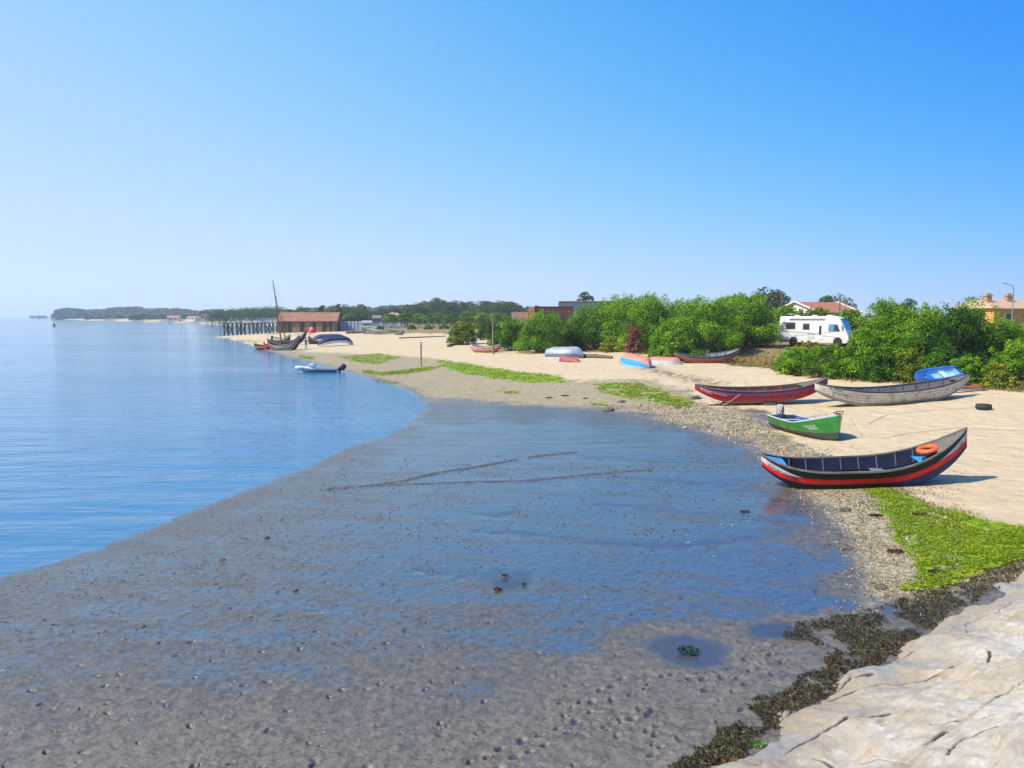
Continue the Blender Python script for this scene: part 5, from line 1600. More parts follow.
    cm_ = [(688, 652, .20, 'dark green weed clump in the middle of the largest mud pool', (.02, .05, .03)), (505, 577, .07, 'dark weed scrap in the small upper mud pool', None), (498, 590, .09, 'reddish strand of weed at the near edge of the small upper mud pool', (.16, .03, .015)), (524, 585, .06, 'green weed scrap beside the small upper mud pool', (.03, .09, .03)),
           (876, 516, .20, 'small dark weed clump on the bright green bed, left side', (.05, .02, .012)), (896, 552, .22, 'reddish dark weed clump in the middle of the bright green bed', (.06, .02, .012)), (921, 515, .24, 'dark weed clump at the upper end of the bright green bed', (.05, .02, .012)), (937, 573, .20, 'dark weed clump near the wrack at the foot of the bright green bed', (.05, .02, .012)),
           (565, 396, .3, 'dark weed clump on the tan gravel below the weed strip', None), (745, 512, .14, 'wispy weed clump on wet mud in front of the black boat', (.04, .05, .02)), (549, 398, .25, 'brown weed clump on the gravel tongue', None), (756, 745, .13, 'pale green weed tuft in the brown wrack by the rocks', (.10, .2, .06)), (722, 764, .13, 'rust red weed tuft in the brown wrack at the lower edge', (.22, .05, .015))]
    for k, (px, py, r_, lab, c) in enumerate(cm_):
        g = ground(px, py); n = int(240 * min(1.5, r_ / .2)); rg = np.random.default_rng(600 + k)
        m = wrackm if c is None else foliage_mat('weed_tint', tuple(x * .4 for x in c), c, tuple(min(1, x * 2) for x in c), .15, .4)
        th_ = rg.uniform(0, 6.283, n); q_ = np.sqrt(rg.random(n)) * r_ * .8
        P = np.stack([q_ * np.cos(th_), q_ * np.sin(th_) * .75, np.abs(rg.normal(0, .012, n)) + .008], 1); Nn = rg.normal(size=P.shape); Nn[:, 2] = np.abs(Nn[:, 2]) + .2
        o = leaf_mesh('seaweed_tuft', P, Nn, .05 * max(1, g.y / 22), np.clip(rg.normal(.5, .25, n), 0, 1), m, None, .3, rg)
        o.location = (g.x, g.y, g.z + (.02 if k in (0, 1) else .0)); tag(o, lab, 'seaweed', 'loose weed clumps on the shore')
    # litter on the dry sand: twigs, husks, blown weed
    n0 = 26000
    a = rng.uniform(-.30, .70, n0); l = rng.uniform(math.log(17), math.log(150), n0); Yv = np.exp(l); Xv = a * Yv
    sd = _poly_sd(a, l, SAND) * Yv; dd = _poly_sd(a, l, DRY) * Yv; cl = fbm(Xv * .35, Yv * .9, 4, 23)
    ok = (sd > 0) & (dd < .5) & (rng.random(n0) < np.clip(.10 + .8 * (cl - .15), .02, 1))
    Xv, Yv = Xv[ok], Yv[ok]; Zb, _ = base_height(Xv, Yv); n = len(Xv)
    P = np.stack([Xv, Yv, Zb + .012], 1); Nn = rng.normal(size=P.shape) * .35; Nn[:, 2] = 1
    structure(leaf_mesh('sand_litter', P, Nn, .055 * np.clip(Yv / 26, .7, 2.4), np.clip(rng.normal(.4, .25, n), 0, 1), foliage_mat('litter_bits', (.04, .03, .02), (.17, .125, .075), (.36, .29, .19), 0, .8), None, .3, rng), 'stuff')
# ------------------------------------------------------------------ vehicles, buildings, beach furniture
def frame_at(root, p, yaw):
    root.location = p; root.rotation_euler = (0, 0, yaw)


def build_motorhome():
    white = pmat('motorhome_white', (.74, .74, .74), (.70, .70, .70), 1.5, .35)
    glass = pmat('dark_glass', (.025, .035, .05), (.04, .05, .07), 2, .12)
    blueg = pmat('windscreen_sunshade', (.06, .27, .42), (.09, .32, .46), 1.2, .18)
    grey = pmat('grey_trim', (.17, .18, .20), rough=.5); dark = pmat('wheel_well', (.012, .012, .013), rough=.8); tyre = pmat('tyre_rubber', (.02, .02, .021), rough=.85); rim = pmat('rim_metal', (.45, .46, .48), rough=.35, metal=.6)
    lgrey = pmat('pale_grey_panel', (.52, .53, .55), rough=.5)
    t = thing('motorhome', 'white motorhome with dark windows parked on the dry bank behind the hedge', 'motorhome')
    Lm, W, z0 = 7.0, 2.25, .42
    t.scale = (.90, 1.0, 1.04)
    prof = [(0, z0 + .12), (0, 2.70), (.10, 2.84), (4.2, 2.84), (5.3, 2.88), (5.9, 2.78), (6.35, 2.52), (6.95, 1.42), (7.15, 1.15), (7.22, .95), (7.2, .48), (6.9, .36), (.1, .40)]
    mb = MB(); mb.prism(prof, -W / 2, W / 2); mb.build('body', white, t, bevel=.07, sharp=35)
    s = -1; y = s * (W / 2 + .004)                                         # the side seen from the beach

    def panel(name, m, x0, x1, za, zb, d=.02, par=None, skew=0.0, side=-1):
        q = MB(); yy = side * (W / 2)
        q.prism([(x0, za), (x1, za), (x1 + skew, zb), (x0, zb)], yy - .012 * 0, yy + side * d)
        return q.build(name, m, par or t, bevel=.006)
    for side in (-1, 1):
        w = panel('window', grey, .66, 1.72, 1.62, 2.28, .022, side=side); panel('pane', glass, .72, 1.66, 1.67, 2.23, .030, w, side=side)
        w = panel('window', grey, 2.52, 3.22, 1.58, 2.18, .022, side=side); panel('pane', glass, 2.57, 3.17, 1.63, 2.13, .030, w, side=side)
    d = panel('door', white, 4.02, 4.62, .62, 2.22, .018); dw = panel('door_window', glass, 4.22, 4.48, 1.12, 1.98, .028, d); panel('door_handle', grey, 4.07, 4.14, 1.22, 1.36, .05, d)
    for side in (-1, 1):
        cw_ = panel('cab_window', grey, 5.18, 6.38, 1.44, 2.12, .022, skew=-.30, side=side)
        panel('pane', blueg, 5.26, 5.70, 1.50, 2.06, .030, cw_, side=side); panel('pane', glass, 5.76, 6.28, 1.50, 2.06, .030, cw_, skew=-.24, side=side)
    q = MB(); q.prism([(6.40, 2.44), (6.88, 1.58), (6.93, 1.60), (6.45, 2.46)], -W / 2 + .14, W / 2 - .14); q.build('windscreen', blueg, t)
    q = MB(); q.prism([(6.30, 2.60), (6.38, 2.47), (6.43, 2.49), (6.36, 2.62)], -W / 2 + .14, W / 2 - .14); q.build('windscreen_band', grey, t)
    q = MB(); q.box((2.9, -W / 2 - .05, 2.62), (3.7, .12, .12)); q.build('awning_case', lgrey, t, bevel=.02)
    # graphics
    q = MB()
    for (x0, za, x1, zb, th) in ((.3, 1.40, 4.0, 1.22, .03), (3.0, 1.22, 6.2, .86, .025), (1.1, 1.02, 3.9, 1.12, .018), (4.7, 1.34, 5.9, 1.30, .02)):
        q.prism([(x0, za), (x1, zb), (x1, zb + th), (x0, za + th * 2)], -W / 2 - .001, -W / 2 - .010)
    q.build('side_stripe', grey, t)
    q = MB(); q.prism([(.28, 2.28), (.62, 2.28), (.62, 1.75)], -W / 2 - .001, -W / 2 - .012); q.build('corner_decal', grey, t)
    panel('locker_hatch', lgrey, 3.1, 3.8, .72, 1.02, .012); panel('locker_hatch', lgrey, 1.15, 1.9, .82, 1.06, .012); panel('skirt', grey, .02, 1.0, .42, .58, .012)
    for x in (1.55, 6.15):
        for side in (-1, 1):
            q = MB(); q.lathe([(0.0, 0), (.46, 0), (.46, .012), (0, .012)], 24, axis='y'); a = q.build('wheel_arch', dark, t); a.location = (x, side * (W / 2) - (.012 if side < 0 else 0) + side * .004, .46)
            q = MB(); q.lathe([(.19, -.10), (.34, -.10), (.36, -.06), (.36, .06), (.34, .10), (.19, .10), (.19, -.10)], 24, axis='y'); wl = q.build('wheel', tyre, t, smooth=True); wl.location = (x, side * (W / 2 - .06), .36)
            q = MB(); q.lathe([(.001, -.085), (.05, -.095), (.06, -.06), (.19, -.075), (.19, .075), (.06, .06), (.05, .095), (.001, .085)], 18, axis='y'); q.build('rim', rim, wl, smooth=True)
    for yy in (-.8, .8):
        q = MB(); q.box((7.12, yy, .98), (.16, .34, .20)); q.build('headlight', glass, t, bevel=.03)
        q = MB(); q.box((-.02, yy * 1.25, 1.0), (.05, .16, .5)); q.build('tail_light', pmat('tail_red', (.4, .02, .02), rough=.3), t, bevel=.01)
    q = MB(); q.box((6.5, -W / 2 - .18, 1.92), (.12, .18, .34)); q.bar((6.45, -W / 2, 2.2), (6.5, -W / 2 - .18, 2.05), .04); q.build('mirror', white, t)
    for x, w_ in ((1.5, .6), (3.4, .5), (5.0, .6)):
        q = MB(); q.box((x, 0, 2.90), (w_, .6, .12)); q.build('roof_vent', white, t, bevel=.03)
    q = MB(); q.box((.9, -.3, 3.06), (.75, .5, .05)); q.box((.9, -.3, 2.94), (.08, .08, .22)); q.build('roof_dish', lgrey, t, bevel=.01)
    yaw = R(-38)
    Y = 74.5; p = at_y(779, 343, Y); z = gz(p.x, Y)
    c, s_ = math.cos(yaw), math.sin(yaw)
    # rear corner nearest the beach stands where it is seen
    off = Vector((0 * c - (-W / 2) * s_, 0 * s_ + (-W / 2) * c, 0))
    frame_at(t, (p.x - off.x, Y - off.y, z), yaw)
    # a second white vehicle shows through the hedge
    v = thing('camper_van', 'white van parked behind the near hedge, its roof showing through the leaves', 'van')
    prof = [(0, .45), (0, 2.2), (.12, 2.35), (3.6, 2.35), (4.2, 2.2), (4.9, 1.5), (5.5, 1.25), (5.6, .9), (5.6, .45)]
    q = MB(); q.prism(prof, -.95, .95); q.build('body', white, v, bevel=.06)
    for x0, x1, sk in ((.5, 1.7, 0), (1.9, 3.1, 0), (3.4, 4.5, -.35)):
        q = MB(); q.prism([(x0, 1.45), (x1 + .15, 1.45), (x1 + sk, 2.05), (x0, 2.05)], -.955, -.975); q.build('window', glass, v)
    for x in (1.0, 4.6):
        for side in (-1, 1):
            q = MB(); q.lathe([(.0, -.1), (.33, -.1), (.34, .1), (0, .1)], 20, axis='y'); w = q.build('wheel', tyre, v, smooth=True); w.location = (x, side * .9, .34)
    Y = 60.0; p = at_y(936, 320, Y); frame_at(v, (p.x, Y, gz(p.x, Y) + .55), R(14))
    g = gz(p.x, Y)
    v.location.z = g


def house(name, label, p, yaw, W, D, hw, hr, wallm, roofm, over=.35, hip=0.0, windows=(), chim=(), wm=None, verge=None):
    """gabled house: ridge along local x; front wall faces local -y"""
    t = thing(name, label, 'house', p, yaw)
    q = MB(); q.prism([(-D / 2, -.5), (D / 2, -.5), (D / 2, hw), (0, hw + hr * (1 if hip == 0 else 0) - .0), (-D / 2, hw)] if hip == 0 else [(-D / 2, -.5), (D / 2, -.5), (D / 2, hw), (-D / 2, hw)], -W / 2, W / 2, axis='x')
    q.build('wall', wallm, t)
    q = MB(); o = over; th = .14; sl = hr / (D / 2)
    zr = hw + hr + .10
    for sgn in (-1, 1):
        ye = sgn * (D / 2 + o); ze = hw - o * sl + .10
        x0, x1 = W / 2 + o, W / 2 + o - hip
        q.poly([(-x0, ye, ze), (x0, ye, ze), (x1, 0, zr), (-x1, 0, zr)]); q.poly([(-x0, ye, ze - th), (x0, ye, ze - th), (x1, 0, zr - th), (-x1, 0, zr - th)][::-1])
        q.poly([(-x0, ye, ze), (x0, ye, ze), (x0, ye, ze - th), (-x0, ye, ze - th)])
        for sx in (-1, 1):
            q.poly([(sx * x0, ye, ze), (sx * x1, 0, zr), (sx * x1, 0, zr - th), (sx * x0, ye, ze - th)])
    if hip:
        for sx in (-1, 1):
            q.poly([(sx * (W / 2 + o), -(D / 2 + o), hw - o * sl + .10), (sx * (W / 2 + o), D / 2 + o, hw - o * sl + .10), (sx * (W / 2 + o - hip), 0, zr)])
    rf = q.build('roof', roofm, t)
    if verge is not None:
        for sx in (-1, 1):
            q = MB()
            for sgn in (-1, 1):
                q.bar((sx * (W / 2 + o), sgn * (D / 2 + o), hw - o * sl + .14), (sx * (W / 2 + o), 0, zr + .05), .24, .20)
            q.build('verge', verge, t)
    for cx_, cy_, ch in chim:
        q = MB(); q.box((cx_, cy_, hw + hr * .6 + ch / 2), (.75, .65, ch)); q.box((cx_, cy_, hw + hr * .6 + ch + .10), (.95, .85, .16)); q.box((cx_, cy_, hw + hr * .6 + ch + .28), (.6, .5, .2)); q.build('chimney', wallm if wm is None else wm, rf)
    for (x, z, w, h) in windows:
        q = MB(); q.box((x, -D / 2 - .01, z), (w, .08, h)); f = q.build('window', pmat('window_white', (.62, .62, .6), rough=.5), t)
        q = MB(); q.box((x, -D / 2 - .05, z), (w * .84, .03, h * .86)); q.build('pane', pmat('house_glass', (.05, .07, .09), rough=.15), f)
    return t


def build_built():
    build_motorhome()
    tile = pmat('terracotta_tiles', (.42, .16, .075), (.33, .12, .06), 2.2, .85, .4, bscale=9, worn=(.24, .15, .09), wear=.36)
    whitew = pmat('white_render', (.62, .61, .57), (.55, .53, .49), 1.2, .9)
    ochre = pmat('ochre_render', (.56, .33, .09), (.50, .29, .08), 1, .9); paleroof = pmat('pale_tiles', (.50, .33, .22), (.42, .27, .17), 3, .9)
    wood = pmat('weathered_timber', (.17, .125, .09), (.09, .065, .045), 4, .9, .4); grey = pmat('bleached_timber', (.30, .265, .22), (.20, .17, .14), 5, .9, .3); darkw = pmat('dark_timber', (.035, .028, .022), (.06, .045, .035), 4, .9)
    # houses behind the hedge
    Y = 118.0; p = at_y(816, 316, Y)
    house('tiled_house', 'white gabled house with an orange tiled roof behind the motorhome', (p.x, Y, gz(p.x, Y)), R(30), 9.6, 8.5, at_y(800, 312.6, Y).z - gz(p.x, Y), 1.55, whitew, tile, .3, windows=((-2.2, 2.2, 1.1, 1.0), (1.5, 2.2, 1.1, 1.0)), verge=whitew)
    Y = 98.0; p = at_y(1018, 318, Y)
    zt = at_y(1000, 308, Y).z - gz(p.x, Y)
    house('ochre_house', 'ochre house with a pale hipped roof and two chimneys above the near hedge', (p.x + 1.0, Y + 3, gz(p.x, Y)), R(8), 11.5, 7.5, zt, 1.1, ochre, paleroof, .45, hip=1.2, windows=((-3.6, zt - 1.2, .9, 1.1), (0, zt - 1.2, .9, 1.1), (3.2, zt - 1.2, .9, 1.1)), chim=((-4.6, -1.2, .9), (-1.4, -1.0, .9)), wm=pmat('chimney_render', (.45, .28, .18), rough=.9))
    # lamps and poles against the sky
    steel = pmat('galvanised_pole', (.22, .23, .25), rough=.5)
    for (px, py, base, Y, lab, arm) in ((1012, 285, 318, 88, 'street lamp with a long arm rising above the ochre house', -1), (845, 295, 312, 112, 'street lamp standing behind the right end of the tiled roof', -1)):
        p = at_y(px, base, Y); z = gz(p.x, Y); top = at_y(px, py, Y).z
        t = thing('street_lamp', lab, 'street lamp', (p.x, Y, z)); h = top - z
        q = MB(); q.tube([(0, 0, 0), (0, 0, h - .5)], [.09, .05], 8); q.build('pole', steel, t, smooth=True)
        q = MB(); q.tube([(0, 0, h - .5), (arm * .15, 0, h - .1), (arm * .95, 0, h + .18)], [.045, .04, .03], 6); q.build('arm', steel, t, smooth=True)
        q = MB(); q.box((arm * 1.15, 0, h + .2), (.5, .16, .09)); q.build('lamp_head', steel, t, bevel=.02)
    for (px, py, base, Y, lab) in ((781.5, 292.5, 312, 112, 'wooden utility pole beside the white gable'), (839.5, 294, 312, 115, 'wooden utility pole with a crosspiece behind the tiled roof')):
        p = at_y(px, base, Y); z = gz(p.x, Y); h = at_y(px, py, Y).z - z
        t = thing('utility_pole', lab, 'pole', (p.x, Y, z))
        q = MB(); q.tube([(0, 0, 0), (0, 0, h)], [.14, .09], 8); q.build('pole', wood, t, smooth=True)
        q = MB(); q.box((0, 0, h - .3), (.9, .08, .10)); q.box((-.35, 0, h - .2), (.06, .06, .14)); q.box((.35, 0, h - .2), (.06, .06, .14)); q.build('crosspiece', wood, t)
    # brown flat roofed building and the slate blue one behind
    brick = pmat('oxblood_cladding', (.11, .030, .026), (.085, .024, .022), 1.5, .7); salmon = pmat('salmon_cladding', (.44, .16, .10), (.38, .14, .09), 1.5, .8); slate = pmat('slate_blue_cladding', (.10, .125, .165), (.085, .105, .14), 1.5, .6); pink = pmat('pink_render', (.45, .25, .21), rough=.9)
    Y = 150.0; p = at_y(546, 318, Y); z = gz(p.x, Y); u = Y / FPX
    t = thing('flat_roofed_building', 'flat roofed oxblood building with salmon corner behind the rounded bush', 'building', (p.x, Y, z)); h = at_y(546, 307.2, Y).z - z
    q = MB(); q.box((.8 * u * 10, 3, h / 2), (38 * u, 6, h)); q.build('wall', brick, t)
    q = MB(); q.box((8 * u, 3, h + .08), (38.6 * u, 6.15, .16)); q.build('roof', pmat('roof_edge', (.07, .03, .028), rough=.7), t)
    q = MB(); q.box((-14.2 * u, .4, h / 2 - .02), (5.2 * u, 3.2, h)); q.build('corner_bay', salmon, t)
    q = MB(); q.box((-26 * u, 2.5, (h - 1.0) / 2), (17 * u, 5, h - .9)); q.build('low_wing', pink, t)
    q = MB(); q.box((14 * u, -.05, h * .42), (5 * u, .12, h * .5)); f = q.build('window', darkw, t); q = MB(); q.box((14 * u, -.12, h * .42), (4.4 * u, .04, h * .44)); q.build('pane', pmat('building_glass', (.04, .05, .06), rough=.15), f)
    Y = 176.0; p = at_y(582, 318, Y); z = gz(p.x, Y); u = Y / FPX; h = at_y(582, 301.8, Y).z - z
    t = thing('flat_roofed_building', 'slate blue flat roofed building rising behind the hedge', 'building', (p.x, Y, z), R(-4))
    q = MB(); q.box((4 * u, 4, h / 2), (54 * u, 8, h)); q.build('wall', slate, t); q = MB(); q.box((4 * u, 4, h + .1), (54.8 * u, 8.2, .2)); q.build('roof', grey, t)
    q = MB(); q.box((-23.4 * u - .06, 4, h - 1.0), (.12, 7.0, 1.6)); q.build('side_panel', pmat('pale_slate', (.26, .30, .36), rough=.5), t)
    # low white building with dark fascia, white yards, wood stacks
    Y = 235.0; p = at_y(389, 328, Y); z = gz(p.x, Y); u = Y / FPX
    t = thing('low_building', 'low building with a dark fascia and blue grey walls behind the umbrella pines', 'building', (p.x, Y, z)); h = at_y(389, 318, Y).z - z
    q = MB(); q.box((0, 3, h * .36), (33 * u, 6, h * .72)); q.build('wall', pmat('blue_grey_wall', (.22, .29, .38), rough=.8), t)
    q = MB(); q.box((-1 * u, 3, h * .84), (34 * u, 6.6, h * .30)); q.build('roof', pmat('dark_fascia', (.05, .035, .03), rough=.7), t)
    q = MB(); q.box((-12 * u, 2, h * 1.12), (9 * u, 4, h * .3)); q.build('roof_hut', pmat('grey_hut', (.42, .43, .44), rough=.7), t)
    for xx in (-8, 2, 10):
        q = MB(); q.box((xx * u, -.04, h * .34), (3 * u, .1, h * .42)); q.build('door', pmat('pale_door', (.40, .46, .52), rough=.6), t)
    Y = 290.0; p = at_y(394, 320, Y); z = gz(p.x, Y); u = Y / FPX; zz = at_y(394, 317.6, Y).z - z
    house('tiled_house', 'house with a pale terracotta hipped roof above the low dark fascia building', (p.x, Y, z), R(5), 21 * u, 8, zz, at_y(394, 313, Y).z - at_y(394, 317.6, Y).z, whitew, pmat('pale_terracotta', (.42, .26, .17), (.36, .22, .14), 2, .9), .4, hip=3.2, windows=((-2, zz - 1.2, 1, 1), (2, zz - 1.2, 1, 1)), chim=((-.5, 0, .6),))
    Y = 215.0; p = at_y(367, 330, Y); z = gz(p.x, Y); u = Y / FPX
    house('storage_shed', 'small pale shed with a low grey roof between the sheet fence and the low building', (p.x, Y, z), R(12), 9 * u, 3.5, 1.9, .6, pmat('pale_boards', (.50, .49, .46), (.40, .39, .37), 2, .8), pmat('grey_sheet_roof', (.34, .35, .36), rough=.6), .2, windows=((-.4, 1.1, .6, .6),))
    # white corrugated yard fence
    cor = pmat('white_corrugated_sheet', (.56, .58, .62), (.48, .50, .55), 1.5, .5)
    Y = 205.0; u = Y / FPX; p = at_y(349, 331, Y); z = gz(p.x, Y); h = at_y(349, 321.3, Y).z - z
    t = thing('sheet_fence', 'white corrugated sheet fence beside the boathouse gable', 'fence', (p.x, Y, z))
    q = MB(); n = 96; rows = []
    for zz in (0, h):
        rows.append([((i / n - .5) * 25 * u, .05 * math.sin(i * 1.57), zz) for i in range(n + 1)])
    q.quad_grid(rows); q.build('sheeting', cor, t)
    for i in range(8):
        q = MB(); q.box(((i / 7 - .5) * 25 * u, -.08, h / 2), (.12, .10, h + .1)); q.build('post', pmat('fence_post_grey', (.20, .21, .23), rough=.6), t)
    q = MB(); q.bar((-12.5 * u, .07, h * .9), (12.5 * u, .07, h * .9), .08); q.build('rail', grey, t)
    # boathouse
    t = thing('boathouse', 'old brick boathouse with a rusty orange tiled roof and dark doorways', 'boathouse')
    Y = 196.0; p = at_y(306, 331, Y); z = gz(p.x, Y); u = Y / FPX; W = 57 * u; D = 9.0; hw = at_y(300, 320.2, Y).z - z; hr = at_y(300, 312.4, Y + 4.5).z - z - hw
    frame_at(t, (p.x, Y + D / 2, z - .1), R(5))
    bw = pmat('patched_brick', (.26, .15, .09), (.17, .10, .065), .9, .95, .3, worn=(.38, .30, .22), wear=.38, wscale=1.2)
    q = MB(); q.prism([(-D / 2, -.3), (D / 2, -.3), (D / 2, hw), (0, hw + hr), (-D / 2, hw)], -W / 2, W / 2, axis='x'); q.build('wall', bw, t)
    q = MB(); o = .45; sl = hr / (D / 2); nx_ = 40
    for sgn in (-1, 1):
        rows = []
        for j in range(9):
            f = j / 8
            rows.append([((i / nx_ - .5) * (W + .8), sgn * (D / 2 + o) * (1 - f), (hw - o * sl) + (hr + o * sl) * f + .12 + (.05 if j % 2 else 0) + .06 * math.sin(i * .5) * math.sin(f * 3)) for i in range(nx_ + 1)])
        q.quad_grid(rows)
        q.quad_grid([rows[0], [(a, b, c - .14) for a, b, c in rows[0]]])
    q.build('roof', pmat('rusty_tiles', (.33, .15, .085), (.23, .11, .07), 1.1, .9, .5, bscale=6, worn=(.22, .12, .075), wear=.42, wscale=1.6), t)
    for i, xx in enumerate((-.40, -.30, -.08, .12, .30, .40)):
        q = MB(); q.box((xx * W, -D / 2 - .02, hw * .44), (.85, .10, hw * .86)); q.build('door', darkw, t)
    for xx in (-.19, .02, .21):
        q = MB(); q.prism([(xx * W - 1.0, .1), (xx * W + 1.0, .1), (xx * W + 1.0, hw * .45), (xx * W + .5, hw * .62), (xx * W - .5, hw * .62), (xx * W - 1.0, hw * .45)], -D / 2 - .06, -D / 2 + .02); q.build('bricked_arch', pmat('rough_brick', (.30, .15, .08), (.22, .11, .06), 1.5, .95), t)
    for xx in (-.46, -.345, -.13, .07, .255, .47):
        q = MB(); q.box((xx * W, -D / 2 - .12, hw * .46), (.28, .26, hw * .92)); q.build('post', wood, t)
    q = MB(); q.box((W / 2 + .02, 0, hw * .4), (.10, 2.2, hw * .8)); q.build('gable_door', darkw, t)
    # red dome buoy before it
    Y = 186.0; p = at_y(312, 331.5, Y); z = gz(p.x, Y); u = Y / FPX
    t = thing('mooring_buoy', 'big red mooring buoy with a pale top, ashore before the boathouse', 'buoy', (p.x, Y, z))
    rb = pmat('signal_red', (.66, .015, .012), (.58, .02, .015), 2, .45); q = MB(); q.lathe([(0, 0), (.85, .02), (.95, .25), (.90, .7), (.62, 1.05), (.5, 1.1)], 20); q.build('float', rb, t, smooth=True)
    q = MB(); q.lathe([(.52, 1.08), (.42, 1.3), (.2, 1.42), (0, 1.45)], 16); q.build('cap', pmat('pale_pink_cap', (.55, .38, .36), rough=.6), t, smooth=True)
    # pier
    t = thing('pier', 'long timber pier on dark braced piles reaching into the water', 'pier')
    A = at_y(221.5, 323.5, 186.0); Bp = at_y(279, 324, 198.0)
    hz_ = at_y(240, 323.2, 190).z
    q = MB(); q.bar((A.x, A.y, hz_), (Bp.x, Bp.y, hz_), 2.6, .22); q.build('deck', wood, t)
    n = 15
    for i in range(n):
        f = i / (n - 1); x = A.x + (Bp.x - A.x) * f; y = A.y + (Bp.y - A.y) * f
        zb = min(gz(x, y), 0) - .4
        for dy in (-1.1, 1.1):
            q = MB(); q.tube([(x, y + dy, zb), (x, y + dy, hz_)], .12, 7); q.build('pile', darkw if i % 3 else grey, t, smooth=True)
        if i in (1, 2, 4, 5, 8, 9, 11, 12) and i < n - 1:
            x2 = A.x + (Bp.x - A.x) * (i + 1) / (n - 1); y2 = A.y + (Bp.y - A.y) * (i + 1) / (n - 1)
            q = MB(); q.bar((x, y - 1.2, .35), (x2, y2 - 1.2, hz_ - .15), .12); q.bar((x2, y2 - 1.26, .35), (x, y - 1.26, hz_ - .15), .12); q.build('brace', darkw, t)
    for i in range(12):
        f = i / 11; x = A.x + (Bp.x - A.x) * f; y = A.y + (Bp.y - A.y) * f
        q = MB(); q.box((x, y - 1.2, hz_ + .45), (.10, .10, .9)); q.build('rail_post', wood, t)
    q = MB(); q.bar((A.x, A.y - 1.2, hz_ + .9), (Bp.x, Bp.y - 1.2, hz_ + .9), .10); q.build('handrail', wood, t)
    # far white houses across the bay
    for px, py, ytop, w, lab, yaw in ((181, 320.3, 315.6, 11, 'white house with a red roof on the far shore, outermost of three', 12), (200, 320.2, 316.2, 10, 'pale house with a terracotta roof on the far shore, middle of three', -14), (212.5, 319.8, 314.2, 8, 'taller pale house on the far shore nearest the pier', 5)):
        Y = 600.0; p = at_y(px, py, Y); z = gz(p.x, Y); u = Y / FPX; zt = at_y(px, ytop, Y).z - z
        house('shore_house', lab, (p.x, Y - 12, z), R(yaw), w * u, 7, zt * .62, zt * .38, whitew, pmat('faded_red_tiles', (.40, .22, .16), rough=.9), .3, windows=((-2, zt * .35, 1.2, 1.2), (1.5, zt * .35, 1.2, 1.2)))
    # channel buoy afloat
    p = at_z(54, 326.2, 0.0)
    rb = pmat('dull_red_buoy', (.28, .015, .03), rough=.6); t = thing('channel_buoy', 'small red channel buoy afloat far out on the lagoon', 'buoy', (p[0], p[1], -.4)); q = MB(); q.lathe([(.0, 0), (.7, .1), (.75, .7), (.65, .95)], 14); q.build('float', rb, t, smooth=True)
    q = MB(); q.lathe([(.55, .95), (.35, 1.6), (.25, 2.0), (0, 2.05)], 12); q.build('tower', rb, t, smooth=True)
    # poles on the beach
    g = ground(421, 367); t = thing('mooring_post', 'single short post standing in the green weed at the water bend', 'post', g)
    u = g.y / FPX; q = MB(); q.tube([(0, 0, -.2), (.02, 0, 25 * u)], [.085, .075], 8); q.build('post_shaft', pmat('pale_post', (.34, .28, .22), (.26, .21, .16), 6, .9), t, smooth=True); q = MB(); q.lathe([(.10, -.06), (.10, .06)], 8); c = q.build('rope_collar', pmat('collar_rope', (.3, .24, .16), rough=.95), t); c.location = (.015, 0, 20 * u)
    g = ground(493.5, 354); t = thing('tall_pole', 'tall thin wooden pole standing beside the red and white boat', 'pole', (g.x, g.y - .6, gz(g.x, g.y - .6)))
    u = g.y / FPX; q = MB(); q.tube([(0, 0, -.2), (-.06, 0, 34 * u)], [.11, .08], 8); q.build('pole_shaft', pmat('grey_pole', (.24, .2, .15), (.17, .14, .1), 6, .9), t, smooth=True); q = MB(); q.lathe([(.105, -.04), (.105, .04)], 8); c = q.build('iron_band', darkw, t); c.location = (-.05, 0, 30 * u)
    # drift timber
    def beam(label, a, b, r, name='driftwood_log'):
        ga, gb = ground(*a), ground(*b)
        t = thing(name, label, 'driftwood', ga)
        q = MB(); d = gb - ga; q.tube([(0, 0, r * .8), tuple(d * .35 + Vector((0, .1, r * .9))), tuple(d * .7 + Vector((0, -.1, r * .8))), tuple(d + Vector((0, 0, r * .7)))], [r, r * .95, r * .85, r * .6], 8); q.build('beam_log', wood, t, smooth=True)
        q = MB(); m = d * .3; q.tube([tuple(m + Vector((0, 0, r))), tuple(m + Vector((r * 2, -r * 4, r * 2)))], [r * .4, r * .2], 6); q.build('branch_stub', wood, t, smooth=True)
    beam('long grey beam lying on the sand below the low paling', (399, 338.6), (446, 336.6), .12); beam('short grey spar propped beside the red and white boat', (448, 347), (463, 342.5), .2)
    beam('dark log on the sand between the silver and the sky blue overturned boats', (583, 357.5), (612, 358.6), .2); beam('flat timber slab before the sheet fence', (346, 333.6), (366, 333.2), .38)
    # timber stacks
    rr = random.Random(3)
    for (px, py, n, lab) in ((367, 330, 9, 'stack of pale planks beside the low building'), (377, 334.5, 10, 'untidy heap of grey boat timbers on the sand'), (394, 333.5, 6, 'small heap of dark timbers at the foot of the round umbrella pine')):
        g = ground(px, py)
        t = thing('timber_heap', lab, 'timber', g)
        for k in range(n):
            L_ = rr.uniform(2.5, 5.5); a = rr.gauss(0, .25); z_ = .15 + .16 * k * .6
            q = MB(); q.box((rr.gauss(0, .9), rr.gauss(0, .6), z_), (L_, .35, .16), Matrix.Rotation(a, 3, 'Z') @ Matrix.Rotation(rr.gauss(0, .06), 3, 'Y')); q.build('plank', (grey, wood, whitew)[k % 3] if px < 380 else (grey, darkw)[k % 2], t)
    # paling
    t = thing('paling_fence', 'low pale paling fence below the umbrella pines', 'fence')
    Y = 214.0
